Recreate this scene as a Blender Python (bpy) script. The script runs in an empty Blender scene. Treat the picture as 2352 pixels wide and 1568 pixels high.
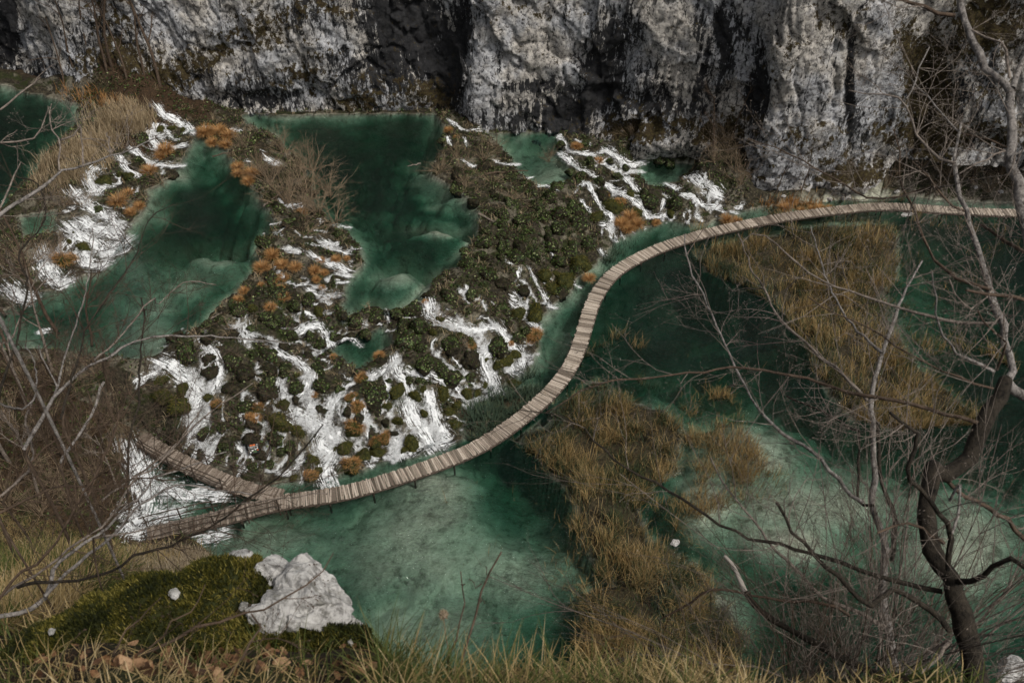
import bpy, math, random
import numpy as np
rad = math.radians
rng = np.random.default_rng(11); random.seed(11)
SC = bpy.context.scene; COL = SC.collection

# ------------------------------------------------------------------ camera, sky, sun, exposure
W2, H2, F, TH = 2352.0, 1568.0, 2000.0, rad(42)      # layout pixels: the photograph at 2352 x 1568
CAM = np.array([0.0, 0.0, 45.0])
cd = bpy.data.cameras.new('camera'); cam = bpy.data.objects.new('camera', cd); COL.objects.link(cam)
cam.location = CAM; cam.rotation_euler = (rad(90) - TH, 0, 0)
cd.sensor_width = 36; cd.sensor_fit = 'HORIZONTAL'; cd.lens = 36 * F / W2
cd.clip_start = 0.1; cd.clip_end = 1000
cd.dof.use_dof = True; cd.dof.focus_distance = 60; cd.dof.aperture_fstop = 5.0
SC.camera = cam
SUN_EL, SUN_AZ = rad(52), rad(128)                    # azimuth clockwise from +y: behind the camera, to the right
w = bpy.data.worlds.new('World'); SC.world = w; w.use_nodes = True
nt = w.node_tree; bg = nt.nodes['Background']
sky = nt.nodes.new('ShaderNodeTexSky'); sky.sky_type = 'NISHITA'; sky.sun_disc = False
sky.sun_elevation = SUN_EL; sky.sun_rotation = SUN_AZ; sky.air_density = 1.0; sky.dust_density = 4.0; sky.ozone_density = 1.0
hs = nt.nodes.new('ShaderNodeHueSaturation'); hs.inputs['Saturation'].default_value = 0.22
nt.links.new(sky.outputs[0], hs.inputs['Color']); nt.links.new(hs.outputs[0], bg.inputs['Color'])
bg.inputs['Strength'].default_value = 0.05
sl = bpy.data.lights.new('sun', 'SUN'); sun = bpy.data.objects.new('sun', sl); COL.objects.link(sun)
sl.energy = 1.5; sl.angle = rad(10); sl.color = (1.0, 0.95, 0.87)
sun.rotation_euler = (rad(90) - SUN_EL, 0, math.pi - SUN_AZ)
SC.view_settings.view_transform = 'Standard'; SC.view_settings.look = 'None'
SC.view_settings.gamma = 1; SC.view_settings.use_curve_mapping = False
SC.view_settings.exposure = 1.0
SC.cycles.use_denoising = True; SC.cycles.max_bounces = 8; SC.cycles.transparent_max_bounces = 24
SC.cycles.diffuse_bounces = 3; SC.cycles.caustics_reflective = False; SC.cycles.caustics_refractive = False

# ------------------------------------------------------------------ pixel <-> world
FW = np.array([0, math.cos(TH), -math.sin(TH)]); UP = np.array([0, math.sin(TH), math.cos(TH)]); RT = np.array([1.0, 0, 0])
def ray(px, py): return FW + RT * ((px - W2 / 2) / F) + UP * ((H2 / 2 - py) / F)
def at_z(px, py, z):
    d = ray(px, py); return CAM + d * ((z - CAM[2]) / d[2])
def at_depth(px, py, dep): return CAM + ray(px, py) * dep
def proj(P):
    q = np.asarray(P, float) - CAM; dz = np.maximum(q @ FW, 0.05)
    return W2 / 2 + F * (q @ RT) / dz, H2 / 2 - F * (q @ UP) / dz, dz

# ------------------------------------------------------------------ noise
def _h(ix, iy, iz):
    n = (ix.astype(np.int64) * 374761393 + iy.astype(np.int64) * 668265263 + iz.astype(np.int64) * 2147483647 + 1013904223) & 0xffffffff
    n = ((n ^ (n >> 13)) * 1274126177) & 0xffffffff
    n = ((n ^ (n >> 16)) * 2246822519) & 0xffffffff
    return ((n ^ (n >> 15)) & 0xffffff) / 16777215.0
def vnoise(x, y, z=0.0):
    x, y, z = np.broadcast_arrays(np.asarray(x, float), np.asarray(y, float), np.asarray(z, float))
    x0, y0, z0 = np.floor(x), np.floor(y), np.floor(z)
    fx, fy, fz = x - x0, y - y0, z - z0
    fx, fy, fz = fx*fx*(3-2*fx), fy*fy*(3-2*fy), fz*fz*(3-2*fz)
    r = 0
    for dx in (0, 1):
        for dy in (0, 1):
            for dz in (0, 1):
                r = r + _h(x0+dx, y0+dy, z0+dz) * (fx if dx else 1-fx) * (fy if dy else 1-fy) * (fz if dz else 1-fz)
    return r * 2 - 1
def fbm(x, y, z=0.0, o=4, g=0.5):
    r = 0; a = 1
    for i in range(o):
        r = r + a * vnoise(x, y, z); x = x * 2.03 + 17.3; y = y * 2.03 + 9.1; z = z * 2.03 + 3.7; a *= g
    return r
def sstep(a, b, x):
    t = np.clip((x - a) / (b - a), 0, 1); return t * t * (3 - 2 * t)

# ------------------------------------------------------------------ objects
ORD = ['first','second','third','fourth','fifth','sixth','seventh','eighth','ninth','tenth','eleventh','twelfth','thirteenth',
 'fourteenth','fifteenth','sixteenth','seventeenth','eighteenth','nineteenth','twentieth']
ORD += ['twenty-' + o for o in ORD[:9]] + ['thirtieth'] + ['thirty-' + o for o in ORD[:9]] + ['fortieth'] + ['forty-' + o for o in ORD[:9]]
def mesh(name, V, Fc, attrs=None, smooth=True):
    """V (n,3); Fc: list of (k, array(m,k)) face blocks"""
    me = bpy.data.meshes.new(name); V = np.ascontiguousarray(V, np.float32)
    me.vertices.add(len(V)); me.vertices.foreach_set('co', V.ravel())
    blocks = Fc if isinstance(Fc, list) else [Fc]
    blocks = [np.asarray(b, np.int32) for b in blocks if len(b)]
    li = np.concatenate([b.ravel() for b in blocks]); tot = np.concatenate([np.full(len(b), b.shape[1], np.int32) for b in blocks])
    st = np.concatenate([[0], np.cumsum(tot)[:-1]]).astype(np.int32)
    me.loops.add(len(li)); me.loops.foreach_set('vertex_index', li)
    me.polygons.add(len(tot)); me.polygons.foreach_set('loop_start', st); me.polygons.foreach_set('loop_total', tot)
    me.polygons.foreach_set('use_smooth', np.full(len(tot), smooth))
    for k, v in (attrs or {}).items():
        a = me.attributes.new(k, 'FLOAT', 'POINT'); a.data.foreach_set('value', np.ascontiguousarray(v, np.float32))
    me.update(calc_edges=True); me.validate(); return me
def obj(name, me, m=None, parent=None, kind=None, label=None, cat=None, group=None, loc=None, rz=0.0, sc=None):
    o = bpy.data.objects.new(name, me); COL.objects.link(o)
    if m is not None and me is not None and not me.materials: me.materials.append(m)
    if parent is not None: o.parent = parent
    if loc is not None: o.location = loc
    if rz: o.rotation_euler[2] = rz
    if sc is not None: o.scale = sc if hasattr(sc, '__len__') else (sc,) * 3
    tag(o, label, cat, group, kind); return o
def tag(o, label=None, cat=None, group=None, kind=None):
    if label: o['label'] = label
    if cat: o['category'] = cat
    if group: o['group'] = group
    if kind: o['kind'] = kind
    return o
def copy_tree(o, parent=None):
    c = o.copy(); COL.objects.link(c); c.parent = parent
    for ch in list(o.children): copy_tree(ch, c)
    return c
def grid_faces(nu, nv):
    i = np.arange(nu * nv).reshape(nv, nu)
    return np.stack([i[:-1, :-1].ravel(), i[:-1, 1:].ravel(), i[1:, 1:].ravel(), i[1:, :-1].ravel()], 1)

class MB:                                             # collects vertex/face blocks into one mesh
    def __init__(s): s.V = []; s.Q = []; s.T = []; s.A = []; s.n = 0
    def add(s, V, Q=None, T=None, a=None):
        V = np.asarray(V, float).reshape(-1, 3)
        if Q is not None and len(Q): s.Q.append(np.asarray(Q) + s.n)
        if T is not None and len(T): s.T.append(np.asarray(T) + s.n)
        s.V.append(V); s.A.append(np.zeros(len(V)) if a is None else np.broadcast_to(a, (len(V),)).astype(float)); s.n += len(V)
    def mesh(s, name, smooth=True):
        b = []
        if s.Q: b.append(np.concatenate(s.Q))
        if s.T: b.append(np.concatenate(s.T))
        return mesh(name, np.concatenate(s.V), b, {'rnd': np.concatenate(s.A)}, smooth)
def box_block(c, ax, ay, az):
    """box from centre and three half-axis vectors"""
    c, ax, ay, az = (np.asarray(v, float) for v in (c, ax, ay, az))
    V = [c + sx*ax + sy*ay + sz*az for sz in (-1, 1) for sy in (-1, 1) for sx in (-1, 1)]
    Q = [[0,2,3,1],[4,5,7,6],[0,1,5,4],[2,6,7,3],[0,4,6,2],[1,3,7,5]]
    return np.array(V), np.array(Q)
def tubes(mb, P, R, S=4, a=None):
    """P (M,N,3) polylines, R (M,N) radii -> tapered tubes with S sides"""
    P = np.asarray(P, float); R = np.asarray(R, float); M, N, _ = P.shape
    if M == 0: return
    T = np.empty_like(P); T[:, 1:-1] = P[:, 2:] - P[:, :-2]; T[:, 0] = P[:, 1] - P[:, 0]; T[:, -1] = P[:, -1] - P[:, -2]
    T /= np.linalg.norm(T, axis=2, keepdims=True) + 1e-9
    ref = np.where(np.abs(T[:, :1, 2:3]) > 0.9, np.array([1.0, 0, 0]), np.array([0, 0, 1.0]))
    ref = np.broadcast_to(ref, P.shape)
    A = np.cross(T, ref); A /= np.linalg.norm(A, axis=2, keepdims=True) + 1e-9
    B = np.cross(T, A)
    th = np.arange(S) * 2 * math.pi / S
    V = P[:, :, None] + R[:, :, None, None] * (A[:, :, None] * np.cos(th)[:, None] + B[:, :, None] * np.sin(th)[:, None])
    base = (np.arange(M) * N * S)[:, None, None]
    i = np.arange(N - 1)[:, None] * S; j = np.arange(S)[None]; k = (np.arange(S)[None] + 1) % S
    q = np.stack([i + j, i + k, i + S + k, i + S + j], -1).reshape(1, -1, 4)
    Q = (base + q).reshape(-1, 4)
    av = None if a is None else np.repeat(np.asarray(a, float), N * S)
    cap = []
    mb.add(V.reshape(-1, 3), Q=Q, a=av)
def resamp(P, n):
    P = np.asarray(P, float); d = np.concatenate([[0], np.cumsum(np.linalg.norm(np.diff(P, axis=0), axis=1))])
    t = np.linspace(0, d[-1], n); return np.stack([np.interp(t, d, P[:, i]) for i in range(P.shape[1])], 1)
def smooth_line(P, n):
    """Catmull-Rom resample"""
    P = np.asarray(P, float); Q = np.vstack([2*P[0]-P[1], P, 2*P[-1]-P[-2]]); out = []
    for i in range(1, len(Q) - 2):
        t = np.linspace(0, 1, 9)[:-1, None]; a, b, c, d = Q[i-1], Q[i], Q[i+1], Q[i+2]
        out.append(0.5 * (2*b + (c-a)*t + (2*a-5*b+4*c-d)*t**2 + (3*b-a-3*c+d)*t**3))
    return resamp(np.vstack(out + [P[-1:]]), n)
def blades(mb, base, az, lean, L, wd, droop, rnd, seg=3):
    """grass blades: base (M,3), heading az, lean angle from vertical, length, half-width, droop (extra lean along the blade)"""
    M = len(base); base = np.asarray(base, float)
    az, lean, L, wd, droop, rnd = (np.broadcast_to(np.asarray(v, float), (M,)) for v in (az, lean, L, wd, droop, rnd))
    hx, hy = np.cos(az), np.sin(az); side = np.stack([-hy, hx, np.zeros(M)], 1)
    p = base.copy(); rows = [p]; ang = lean.copy()
    for k in range(seg):
        st = L / seg
        p = p + np.stack([hx*np.sin(ang)*st, hy*np.sin(ang)*st, np.cos(ang)*st], 1); rows.append(p); ang = ang + droop / seg
    V = []
    for k in range(seg):
        wk = (wd * (1 - 0.55 * k / seg))[:, None]
        V += [rows[k] - side * wk, rows[k] + side * wk]
    V.append(rows[seg]); V = np.stack(V, 1); nv = 2 * seg + 1
    b = (np.arange(M) * nv)[:, None]
    Q = np.concatenate([b + np.array([[2*k, 2*k+1, 2*k+3, 2*k+2]]) for k in range(seg - 1)]) if seg > 1 else None
    T = b + np.array([[2*seg-2, 2*seg-1, 2*seg]])
    mb.add(V.reshape(-1, 3), Q=Q, T=T, a=np.repeat(rnd, nv))

# ------------------------------------------------------------------ materials
class NT:
    def __init__(s, name):
        s.m = bpy.data.materials.new(name); s.m.use_nodes = True; s.t = s.m.node_tree; s.t.nodes.clear()
        s.out = s.t.nodes.new('ShaderNodeOutputMaterial')
    def put(s, sock, v):
        if isinstance(v, bpy.types.NodeSocket): s.t.links.new(v, sock)
        elif isinstance(v, bpy.types.Node): s.t.links.new(v.outputs[0], sock)
        elif hasattr(v, '__len__') and sock.type == 'RGBA' and len(v) == 3: sock.default_value = (*v, 1)
        else: sock.default_value = v
    def n(s, typ, ins=None, **kw):
        nd = s.t.nodes.new('ShaderNode' + typ)
        for k, v in kw.items(): setattr(nd, k, v)
        for k, v in (ins or {}).items(): s.put(nd.inputs[k], v)
        return nd
    def math(s, op, a, b=0.0, c=None, clamp=False):
        nd = s.n('Math', {0: a, 1: b}, operation=op, use_clamp=clamp)
        if c is not None: s.put(nd.inputs[2], c)
        return nd.outputs[0]
    def attr(s, name, color=False): return s.n('Attribute', attribute_name=name).outputs['Color' if color else 'Fac']
    def pos(s): return s.n('NewGeometry').outputs['Position']
    def map(s, v, scale=(1, 1, 1), loc=(0, 0, 0)): return s.n('Mapping', {'Vector': v, 'Scale': scale, 'Location': loc}).outputs[0]
    def noise(s, v, scale, detail=5, rough=0.55, dist=0.0):
        return s.n('TexNoise', {'Vector': v, 'Scale': scale, 'Detail': detail, 'Roughness': rough, 'Distortion': dist}).outputs['Fac']
    def ramp(s, f, stops, interp='LINEAR'):
        nd = s.n('ValToRGB', {0: f}); cr = nd.color_ramp; cr.interpolation = interp
        while len(cr.elements) < len(stops): cr.elements.new(0.5)
        for e, (p, c) in zip(cr.elements, stops): e.position = p; e.color = (c, c, c, 1) if not hasattr(c, '__len__') else (*c, 1)
        return nd.outputs[0]
    def step(s, v, a, b): return s.n('MapRange', {0: v, 1: a, 2: b, 3: 0.0, 4: 1.0}, interpolation_type='SMOOTHSTEP').outputs[0]
    def mix(s, f, a, b, bt='MIX'):
        nd = s.n('Mix', data_type='RGBA', blend_type=bt); s.put(nd.inputs[0], f); s.put(nd.inputs[6], a); s.put(nd.inputs[7], b); return nd.outputs[2]
    def bump(s, h, strength=0.5, dist=0.05, normal=None):
        d = {'Height': h, 'Strength': strength, 'Distance': dist}
        if normal is not None: d['Normal'] = normal
        return s.n('Bump', d).outputs[0]
    def bsdf(s, col, rough=0.8, normal=None, spec=0.3, **kw):
        d = {'Base Color': col, 'Roughness': rough, 'Specular IOR Level': spec}; d.update(kw)
        if normal is not None: d['Normal'] = normal
        return s.n('BsdfPrincipled', d).outputs[0]
    def end(s, sh): s.t.links.new(sh, s.out.inputs['Surface']); return s.m
# ------------------------------------------------------------------ layout of the valley (pixel outlines, water level in metres)
POOLS = {
 'lower': (0.0, [(290,1250),(300,1180),(300,1040),(350,1020),(450,1072),(560,1105),(640,1110),(740,1110),(800,1085),(900,1050),(1000,1040),(1050,1010),
   (1090,940),(1150,890),(1210,850),(1240,790),(1230,740),(1270,700),(1320,660),(1340,620),(1385,590),(1400,560),(1430,545),(1480,525),(1530,505),
   (1620,512),(1700,484),(1780,474),(1900,462),(2050,452),(2200,462),(2352,470),(2800,478),(3300,700),(3300,1700),(2352,1720),(1176,1720),(500,1420),(380,1340)]),
 'middle_left': (4.4, [(450,305),(440,330),(420,372),(400,402),(345,440),(330,480),(292,530),(298,572),(250,610),(185,640),(130,662),(60,690),(0,720),(-120,745),
   (-60,815),(60,800),(180,815),(300,825),(370,812),(400,775),(470,742),(490,702),(555,665),(588,600),(598,560),(640,520),(622,480),(590,440),(560,400),(535,372),(520,345),(480,322)]),
 'middle_right': (3.2, [(560,262),(700,264),(860,262),(1000,262),(1022,300),(1010,350),(990,400),(1040,430),(1090,470),(1110,500),(1082,560),(1050,610),(1000,642),
   (970,690),(900,706),(840,702),(800,724),(780,710),(792,660),(832,600),(830,560),(800,530),(760,512),(735,480),(715,430),(700,380),(660,335),(610,300),(570,285)]),
 'upper_left': (6.0, [(-500,100),(-300,130),(0,196),(70,212),(130,226),(185,246),(172,290),(112,340),(82,400),(40,440),(0,480),(-100,540),(-400,640)]),
 'upper_right': (2.2, [(1125,306),(1180,304),(1290,304),(1292,350),(1312,400),(1292,425),(1230,420),(1190,395),(1168,350)]),
 'cascade_basin': (2.3, [(780,770),(850,762),(880,742),(902,762),(882,800),(862,832),(822,852),(790,832),(760,800)]),
 'side_basin': (1.0, [(1470,362),(1540,370),(1605,385),(1562,402),(1530,432),(1490,420),(1460,392)]),
 'marl_flat': (5.1, [(40,500),(110,488),(145,510),(120,536),(48,548)]),
}
FOOT = [(-500,20,6),(-300,60,6),(-120,120,6),(0,162,6),(100,186,6.2),(180,165,7.8),(260,120,9.5),(330,140,8.6),(400,196,6),(460,228,4.6),(520,250,3.6),(580,258,3.2),
 (700,260,3.2),(870,258,3.2),(1030,256,3.2),(1072,272,3),(1092,290,2.6),(1180,300,2.3),(1290,298,2.3),(1400,316,2.4),(1500,316,3.4),(1600,322,3.9),(1680,330,4.2),(1712,400,2.2),(1724,436,1.2),
 (1800,442,1.1),(1900,428,1.6),(1965,402,2.6),(2030,366,4.2),(2085,322,6.2),(2150,326,6.4),(2250,336,6.4),(2352,346,6.4),(2500,360,6.4),(2800,380,6)]
BANK = [(372,820),(335,865),(312,950),(296,1030),(298,1090),(298,1160),(276,1235),(150,1380),(-100,1600),(-900,1500),(-900,760),(-300,780),(0,795),(180,805),(300,815)]
# depth of the lake beds: shallow shoals (px, py, rx, ry, shallowness 0..1)
SHOALS = [(1000,525,125,42,.99),(930,640,140,62,.94),(1000,580,150,60,.5),(860,400,60,55,.5),(830,330,60,30,.35),(960,350,50,50,.3),(820,610,40,50,.85),
 (500,570,120,50,.93),(430,640,150,55,.86),(330,700,120,50,.8),(430,470,50,25,.45),(480,640,160,40,.35),(330,770,170,60,.92),(450,370,30,30,.6),(590,470,30,90,.6),(560,620,60,60,.8),(540,420,30,30,.7),
 (950,1270,470,240,.9),(680,1230,260,110,.87),(1150,1310,240,200,.88),(950,1450,380,170,.88),(1000,1130,260,80,.84),(1700,1040,230,140,.93),(1830,1230,260,110,.985),(1900,1150,340,140,.965),(1640,1160,150,130,.98),(2200,1260,260,180,.95),(1760,1060,140,60,.97),(2120,1150,260,130,.86),(1650,1400,200,150,.9),(2130,620,130,70,.5),(2250,1350,250,250,.8),
 (1280,770,45,90,.78),(1230,840,60,60,.85),(1420,600,60,30,.7),(1490,625,70,35,.62),(1500,720,110,60,.4),(1590,890,120,50,.62),(1330,680,60,50,.8),(1520,520,80,30,.7),(1650,520,60,20,.85),
 (420,1140,120,120,.8),(620,1220,90,50,.85),(1270,390,60,30,.7),(1200,330,30,20,.1),(30,420,60,60,.5),(90,300,80,40,.25),(1900,480,300,40,.9),(1880,600,200,90,.9),(2050,820,130,130,.85)]

GX = np.arange(-80, 80.01, 0.25); GY = np.arange(-6, 110.01, 0.25); NX, NY = len(GX), len(GY)
X, Y = np.meshgrid(GX, GY); X = X.ravel(); Y = Y.ravel()
def seg_dist(px, py, line, vals=None, closed=False):
    n = len(line); best = np.full(px.shape, 1e9); bv = np.zeros(px.shape)
    for i in range(n if closed else n - 1):
        a, b = line[i], line[(i + 1) % n]; d = b - a; L2 = d @ d + 1e-12
        t = np.clip(((px - a[0]) * d[0] + (py - a[1]) * d[1]) / L2, 0, 1)
        q = (px - a[0] - t * d[0]) ** 2 + (py - a[1] - t * d[1]) ** 2
        m = q < best; best = np.where(m, q, best)
        if vals is not None: bv = np.where(m, vals[i] + t * (vals[(i + 1) % n] - vals[i]), bv)
    return np.sqrt(best), bv
def inside(px, py, poly):
    c = np.zeros(px.shape, bool); n = len(poly)
    for i in range(n):
        (x1, y1), (x2, y2) = poly[i], poly[(i + 1) % n]
        if y1 == y2: continue
        c ^= ((y1 > py) != (y2 > py)) & (px < (x2 - x1) * (py - y1) / (y2 - y1) + x1)
    return c
wob = 0.35
XW, YW = X + wob * fbm(X * .7, Y * .7, 3.1, 3), Y + wob * fbm(X * .7, Y * .7, 8.2, 3)        # uneven shores
num = np.zeros_like(X); den = np.zeros_like(X); PD = {}; PIN = {}
for k, (lv, px) in POOLS.items():
    poly = np.array([at_z(a, b, lv)[:2] for a, b in px]); d, _ = seg_dist(XW, YW, poly, closed=True); ins = inside(XW, YW, poly)
    PD[k] = d; PIN[k] = ins
    wt = (1 + 0.35 * lv) / (d + 0.1) ** 2.3; wt = np.where(ins, 0, wt); num += wt * lv; den += wt
foot3 = np.array([at_z(a, b, l) for a, b, l in FOOT]); FL = foot3[:, 2]
df, lf = seg_dist(X, Y, foot3[:, :2], FL)
wt = 1.4 / (df + 0.1) ** 2.0; num += wt * lf; den += wt
VAL = num / np.maximum(den, 1e-9)
anyin = np.zeros(X.shape, bool); mind = np.full(X.shape, 1e9)
for k in POOLS: anyin |= PIN[k]; mind = np.minimum(mind, PD[k])
land_n = sstep(0, 1.2, mind)
VAL = VAL + 0.10 + land_n * (0.30 * fbm(X * .55, Y * .55, 1, 4) + 0.10 * fbm(X * 2.1, Y * 2.1, 5, 2))
WLV = np.full(X.shape, -1e9); DEPTH = np.zeros_like(X)
for k, (lv, _) in POOLS.items():
    m = PIN[k]; P = np.stack([X[m], Y[m], np.full(m.sum(), lv)], 1); qx, qy, _ = proj(P)
    deep = np.full(m.sum(), {'lower': 5.6, 'middle_left': 6.6, 'middle_right': 9.0, 'upper_left': 7.0}.get(k, 1.6))
    sh = np.zeros(m.sum()); qx2 = qx + 34 * fbm(X[m] * .16, Y[m] * .16, 2, 5, .6); qy2 = qy + 20 * fbm(X[m] * .16, Y[m] * .16, 7, 5, .6)
    for (a, b, rx, ry, s) in SHOALS: sh = np.maximum(sh, s * np.exp(-(((qx2 - a) / rx) ** 2 + ((qy2 - b) / ry) ** 2) ** 1.3 * 0.8))
    deep = deep * (1 - sh) * (1 + 0.5 * fbm(X[m] * .2, Y[m] * .2, 4, 5, .6)) + 0.10
    ed = PD[k][m]; dd = np.minimum(deep, 0.15 + ed * (1.9 + 1.4 * fbm(X[m] * .3, Y[m] * .3, 14, 3)))
    VAL[m] = lv - np.maximum(dd, 0.05); WLV[m] = lv
REEDS = [[(1180,1012),(1240,968),(1290,934),(1335,870),(1380,862),(1440,905),(1530,935),(1590,1000),(1560,1080),(1500,1130),(1480,1200),(1520,1240),(1600,1300),(1680,1400),(1730,1600),(1310,1600),(1340,1480),(1320,1400),(1375,1330),(1335,1250),(1295,1140),(1250,1075)],
 [(1590,575),(1640,556),(1760,530),(1900,512),(2050,505),(2078,560),(2062,640),(2040,700),(2060,760),(2125,845),(2200,905),(2270,965),(2100,990),(1960,970),(1900,905),(1850,805),(1800,725),(1720,668),(1620,630)],
 [(1050,1010),(1062,965),(1130,908),(1200,888),(1255,888),(1245,925),(1180,962),(1105,1015)]]
PEAT = np.zeros_like(X)
for k_, rp in enumerate(REEDS):                       # muddy islets under the reed beds
    poly = np.array([at_z(a, b, 0.0)[:2] for a, b in rp]); d, _ = seg_dist(XW, YW, poly, closed=True); ins = inside(XW, YW, poly)
    PEAT = np.maximum(PEAT, np.where(ins, sstep(-.3, .8, d), sstep(.9, 0, d) * .5)); up = ins & PIN['lower']
    VAL[up] = np.maximum(VAL[up], -0.25 + 0.33 * sstep(0, 1.5, d[up]) + .14 * fbm(X[up] * .9, Y[up] * .9, 2, 3))
# near hillside below the viewpoint: drop under the camera as a function of distance, for several headings
HR = np.array([0, 1, 2, 3, 4, 5.5, 10, 17, 27, 38])
HK = {-90: [1.7,1.9,2.3,2.8,3.4,4.4,8,14,26,42], -60: [1.7,2.1,2.6,3.3,4.2,5.6,10,16.5,30,48], -46: [1.7,2.2,2.9,3.95,5.0,6.6,11,18,32,48], -33: [1.7,2.4,3.3,4.6,5.9,7.6,12.6,20.5,36,50],
 -22: [1.7,2.55,3.6,4.9,6.8,10,20,34,50,60], -8: [1.7,2.65,3.95,5.9,9.2,13,25,40,55,65], 12: [1.7,2.65,3.9,5.7,9.0,13,25,40,55,65], 28: [1.7,2.5,3.55,5.3,8.2,12,24,39,55,65],
 50: [1.7,2.3,3.05,4.0,5.8,9.5,20,36,55,65], 90: [1.7,2.0,2.4,3.0,4.2,7,16,30,50,65]}
_hk = np.array(sorted(HK)); _ht = np.array([HK[k] for k in _hk])
def hill_drop(x, y):
    az = np.degrees(np.arctan2(x, np.maximum(y, 0.02))); r = np.sqrt(x * x + np.maximum(y, 0) ** 2)
    i = np.clip(np.searchsorted(_hk, az) - 1, 0, len(_hk) - 2); t = np.clip((az - _hk[i]) / (_hk[i + 1] - _hk[i]), 0, 1); t = t*t*(3-2*t)
    j = np.clip(np.searchsorted(HR, r) - 1, 0, len(HR) - 2); s = (r - HR[j]) / (HR[j + 1] - HR[j])
    f = lambda a: _ht[a, j] + s * (_ht[a, j + 1] - _ht[a, j])
    return f(i) * (1 - t) + f(i + 1) * t, r
def hill_z(x, y, fine=False):
    d, r = hill_drop(x, y); z = CAM[2] - d
    z = z + sstep(3, 9, r) * (0.5 * fbm(x * .35, y * .35, 6, 4))
    z = z + 0.05 * fbm(x * 1.7, y * 1.7, 2, 3)
    return z
bank_poly = np.array([at_z(a, b, 1.5)[:2] for a, b in BANK]); bd, _ = seg_dist(XW, YW, bank_poly, closed=True); bi = inside(XW, YW, bank_poly)
BK = np.where(bi, 0.9 + 0.85 * bd + 0.35 * fbm(X * .4, Y * .4, 5, 4) * sstep(0, 2, bd), -50)
BK = np.where(bi & (BK < VAL), np.maximum(VAL, BK), BK)
HZ = np.maximum(hill_z(X, Y), BK); IS_H = HZ > VAL
GND = np.maximum(VAL, HZ); WLV = np.where(IS_H & (HZ > WLV), -1e9, WLV); SURF = np.maximum(GND, WLV)
def sample(arr, x, y):
    fx = np.clip((np.asarray(x) - GX[0]) / 0.25, 0, NX - 1.001); fy = np.clip((np.asarray(y) - GY[0]) / 0.25, 0, NY - 1.001)
    i, j = fx.astype(int), fy.astype(int); fx, fy = fx - i, fy - j; a = arr.reshape(NY, NX)
    return a[j, i]*(1-fx)*(1-fy) + a[j, i+1]*fx*(1-fy) + a[j+1, i]*(1-fx)*fy + a[j+1, i+1]*fx*fy
TS = np.concatenate([np.linspace(2, 20, 70), np.linspace(20.5, 130, 190)])
def hit(px, py, arr=None):
    """where the ray through a pixel first meets the ground (or water); px, py may be arrays"""
    arr = SURF if arr is None else arr; px = np.atleast_1d(np.asarray(px, float)); py = np.atleast_1d(np.asarray(py, float)); out = []
    for c in range(0, len(px), 6000):
        D = FW + RT * ((px[c:c+6000] - W2/2) / F)[:, None] + UP * ((H2/2 - py[c:c+6000]) / F)[:, None]
        P = CAM + D[:, None] * TS[None, :, None]; g = P[..., 2] - sample(arr, P[..., 0], P[..., 1]); g[:, -1] = -1
        k = np.maximum(np.argmax(g < 0, axis=1), 1); lo, hi = TS[k-1], TS[k]
        for _ in range(9):
            md = (lo + hi) / 2; Q = CAM + D * md[:, None]; ab = Q[:, 2] > sample(arr, Q[:, 0], Q[:, 1]); lo = np.where(ab, md, lo); hi = np.where(ab, hi, md)
        out.append(CAM + D * ((lo + hi) / 2)[:, None])
    return np.concatenate(out)
# ------------------------------------------------------------------ white water: traced runs (crop-space points, width) -> world
def cr(ox, oy, s): return lambda pts: [(ox + x * s, oy + y * s) for x, y in pts]
cA, cB, cC, cG, cE, cK, cK7 = cr(0,0,.3418), cr(775.2,0,.3418), cr(1548,0,.3418), cr(0,516.8,.3418), cr(775.2,516.8,.3418), cr(574.2,849.8,.2441), cr(0,1033.6,.3418)
RUNS = []
def runs(c, s, *items):
    for it in items: RUNS.append((c(it[:-1]), it[-1] * s))
runs(cE, .3418, ((610,520),(640,600),(720,650),(830,690),90), ((830,690),(960,700),(1080,690),70), ((1080,680),(1150,780),(1220,850),(1250,930),90), ((1000,850),(980,930),(1030,1020),(1060,1110),110),
 ((1150,930),(1200,990),90), ((1240,880),(1290,880),60), ((1060,1110),(1000,1170),50), ((870,410),(880,470),(960,500),(1000,570),25), ((1180,520),(1250,560),(1290,640),(1360,700),55), ((1190,450),(1230,480),20),
 ((1290,290),(1330,370),(1390,470),(1430,555),34), ((1430,555),(1465,555),50), ((1230,290),(1215,340),(1260,400),26), ((1100,170),(1130,240),(1180,270),20), ((1430,170),(1465,240),22), ((1520,345),(1590,400),(1630,430),28),
 ((1770,170),(1800,210),40), ((1780,0),(1830,20),(1870,110),42), ((1690,270),(1710,280),22), ((1410,330),(1470,400),(1485,480),16),
 ((380,890),(400,980),(470,1080),(480,1200),85), ((470,980),(560,1010),(680,1040),(780,1060),(850,1160),(890,1210),52), ((480,1200),(520,1300),(600,1400),(650,1480),150), ((620,1130),(650,1280),(700,1400),(740,1430),100),
 ((650,1480),(740,1440),110), ((250,1000),(100,1060),(20,1130),52), ((330,1010),(340,1110),(300,1200),44), ((180,1200),(190,1350),44), ((0,1170),(30,1300),34), ((400,1450),(430,1540),85), ((130,1480),(250,1560),65),
 ((560,1480),(500,1520),70), ((870,1240),(960,1160),42), ((30,780),(90,770),(160,820),36), ((140,660),(200,680),30), ((260,650),(290,670),25), ((320,580),(350,640),30), ((450,610),(510,600),25), ((400,900),(300,980),60))
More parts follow.
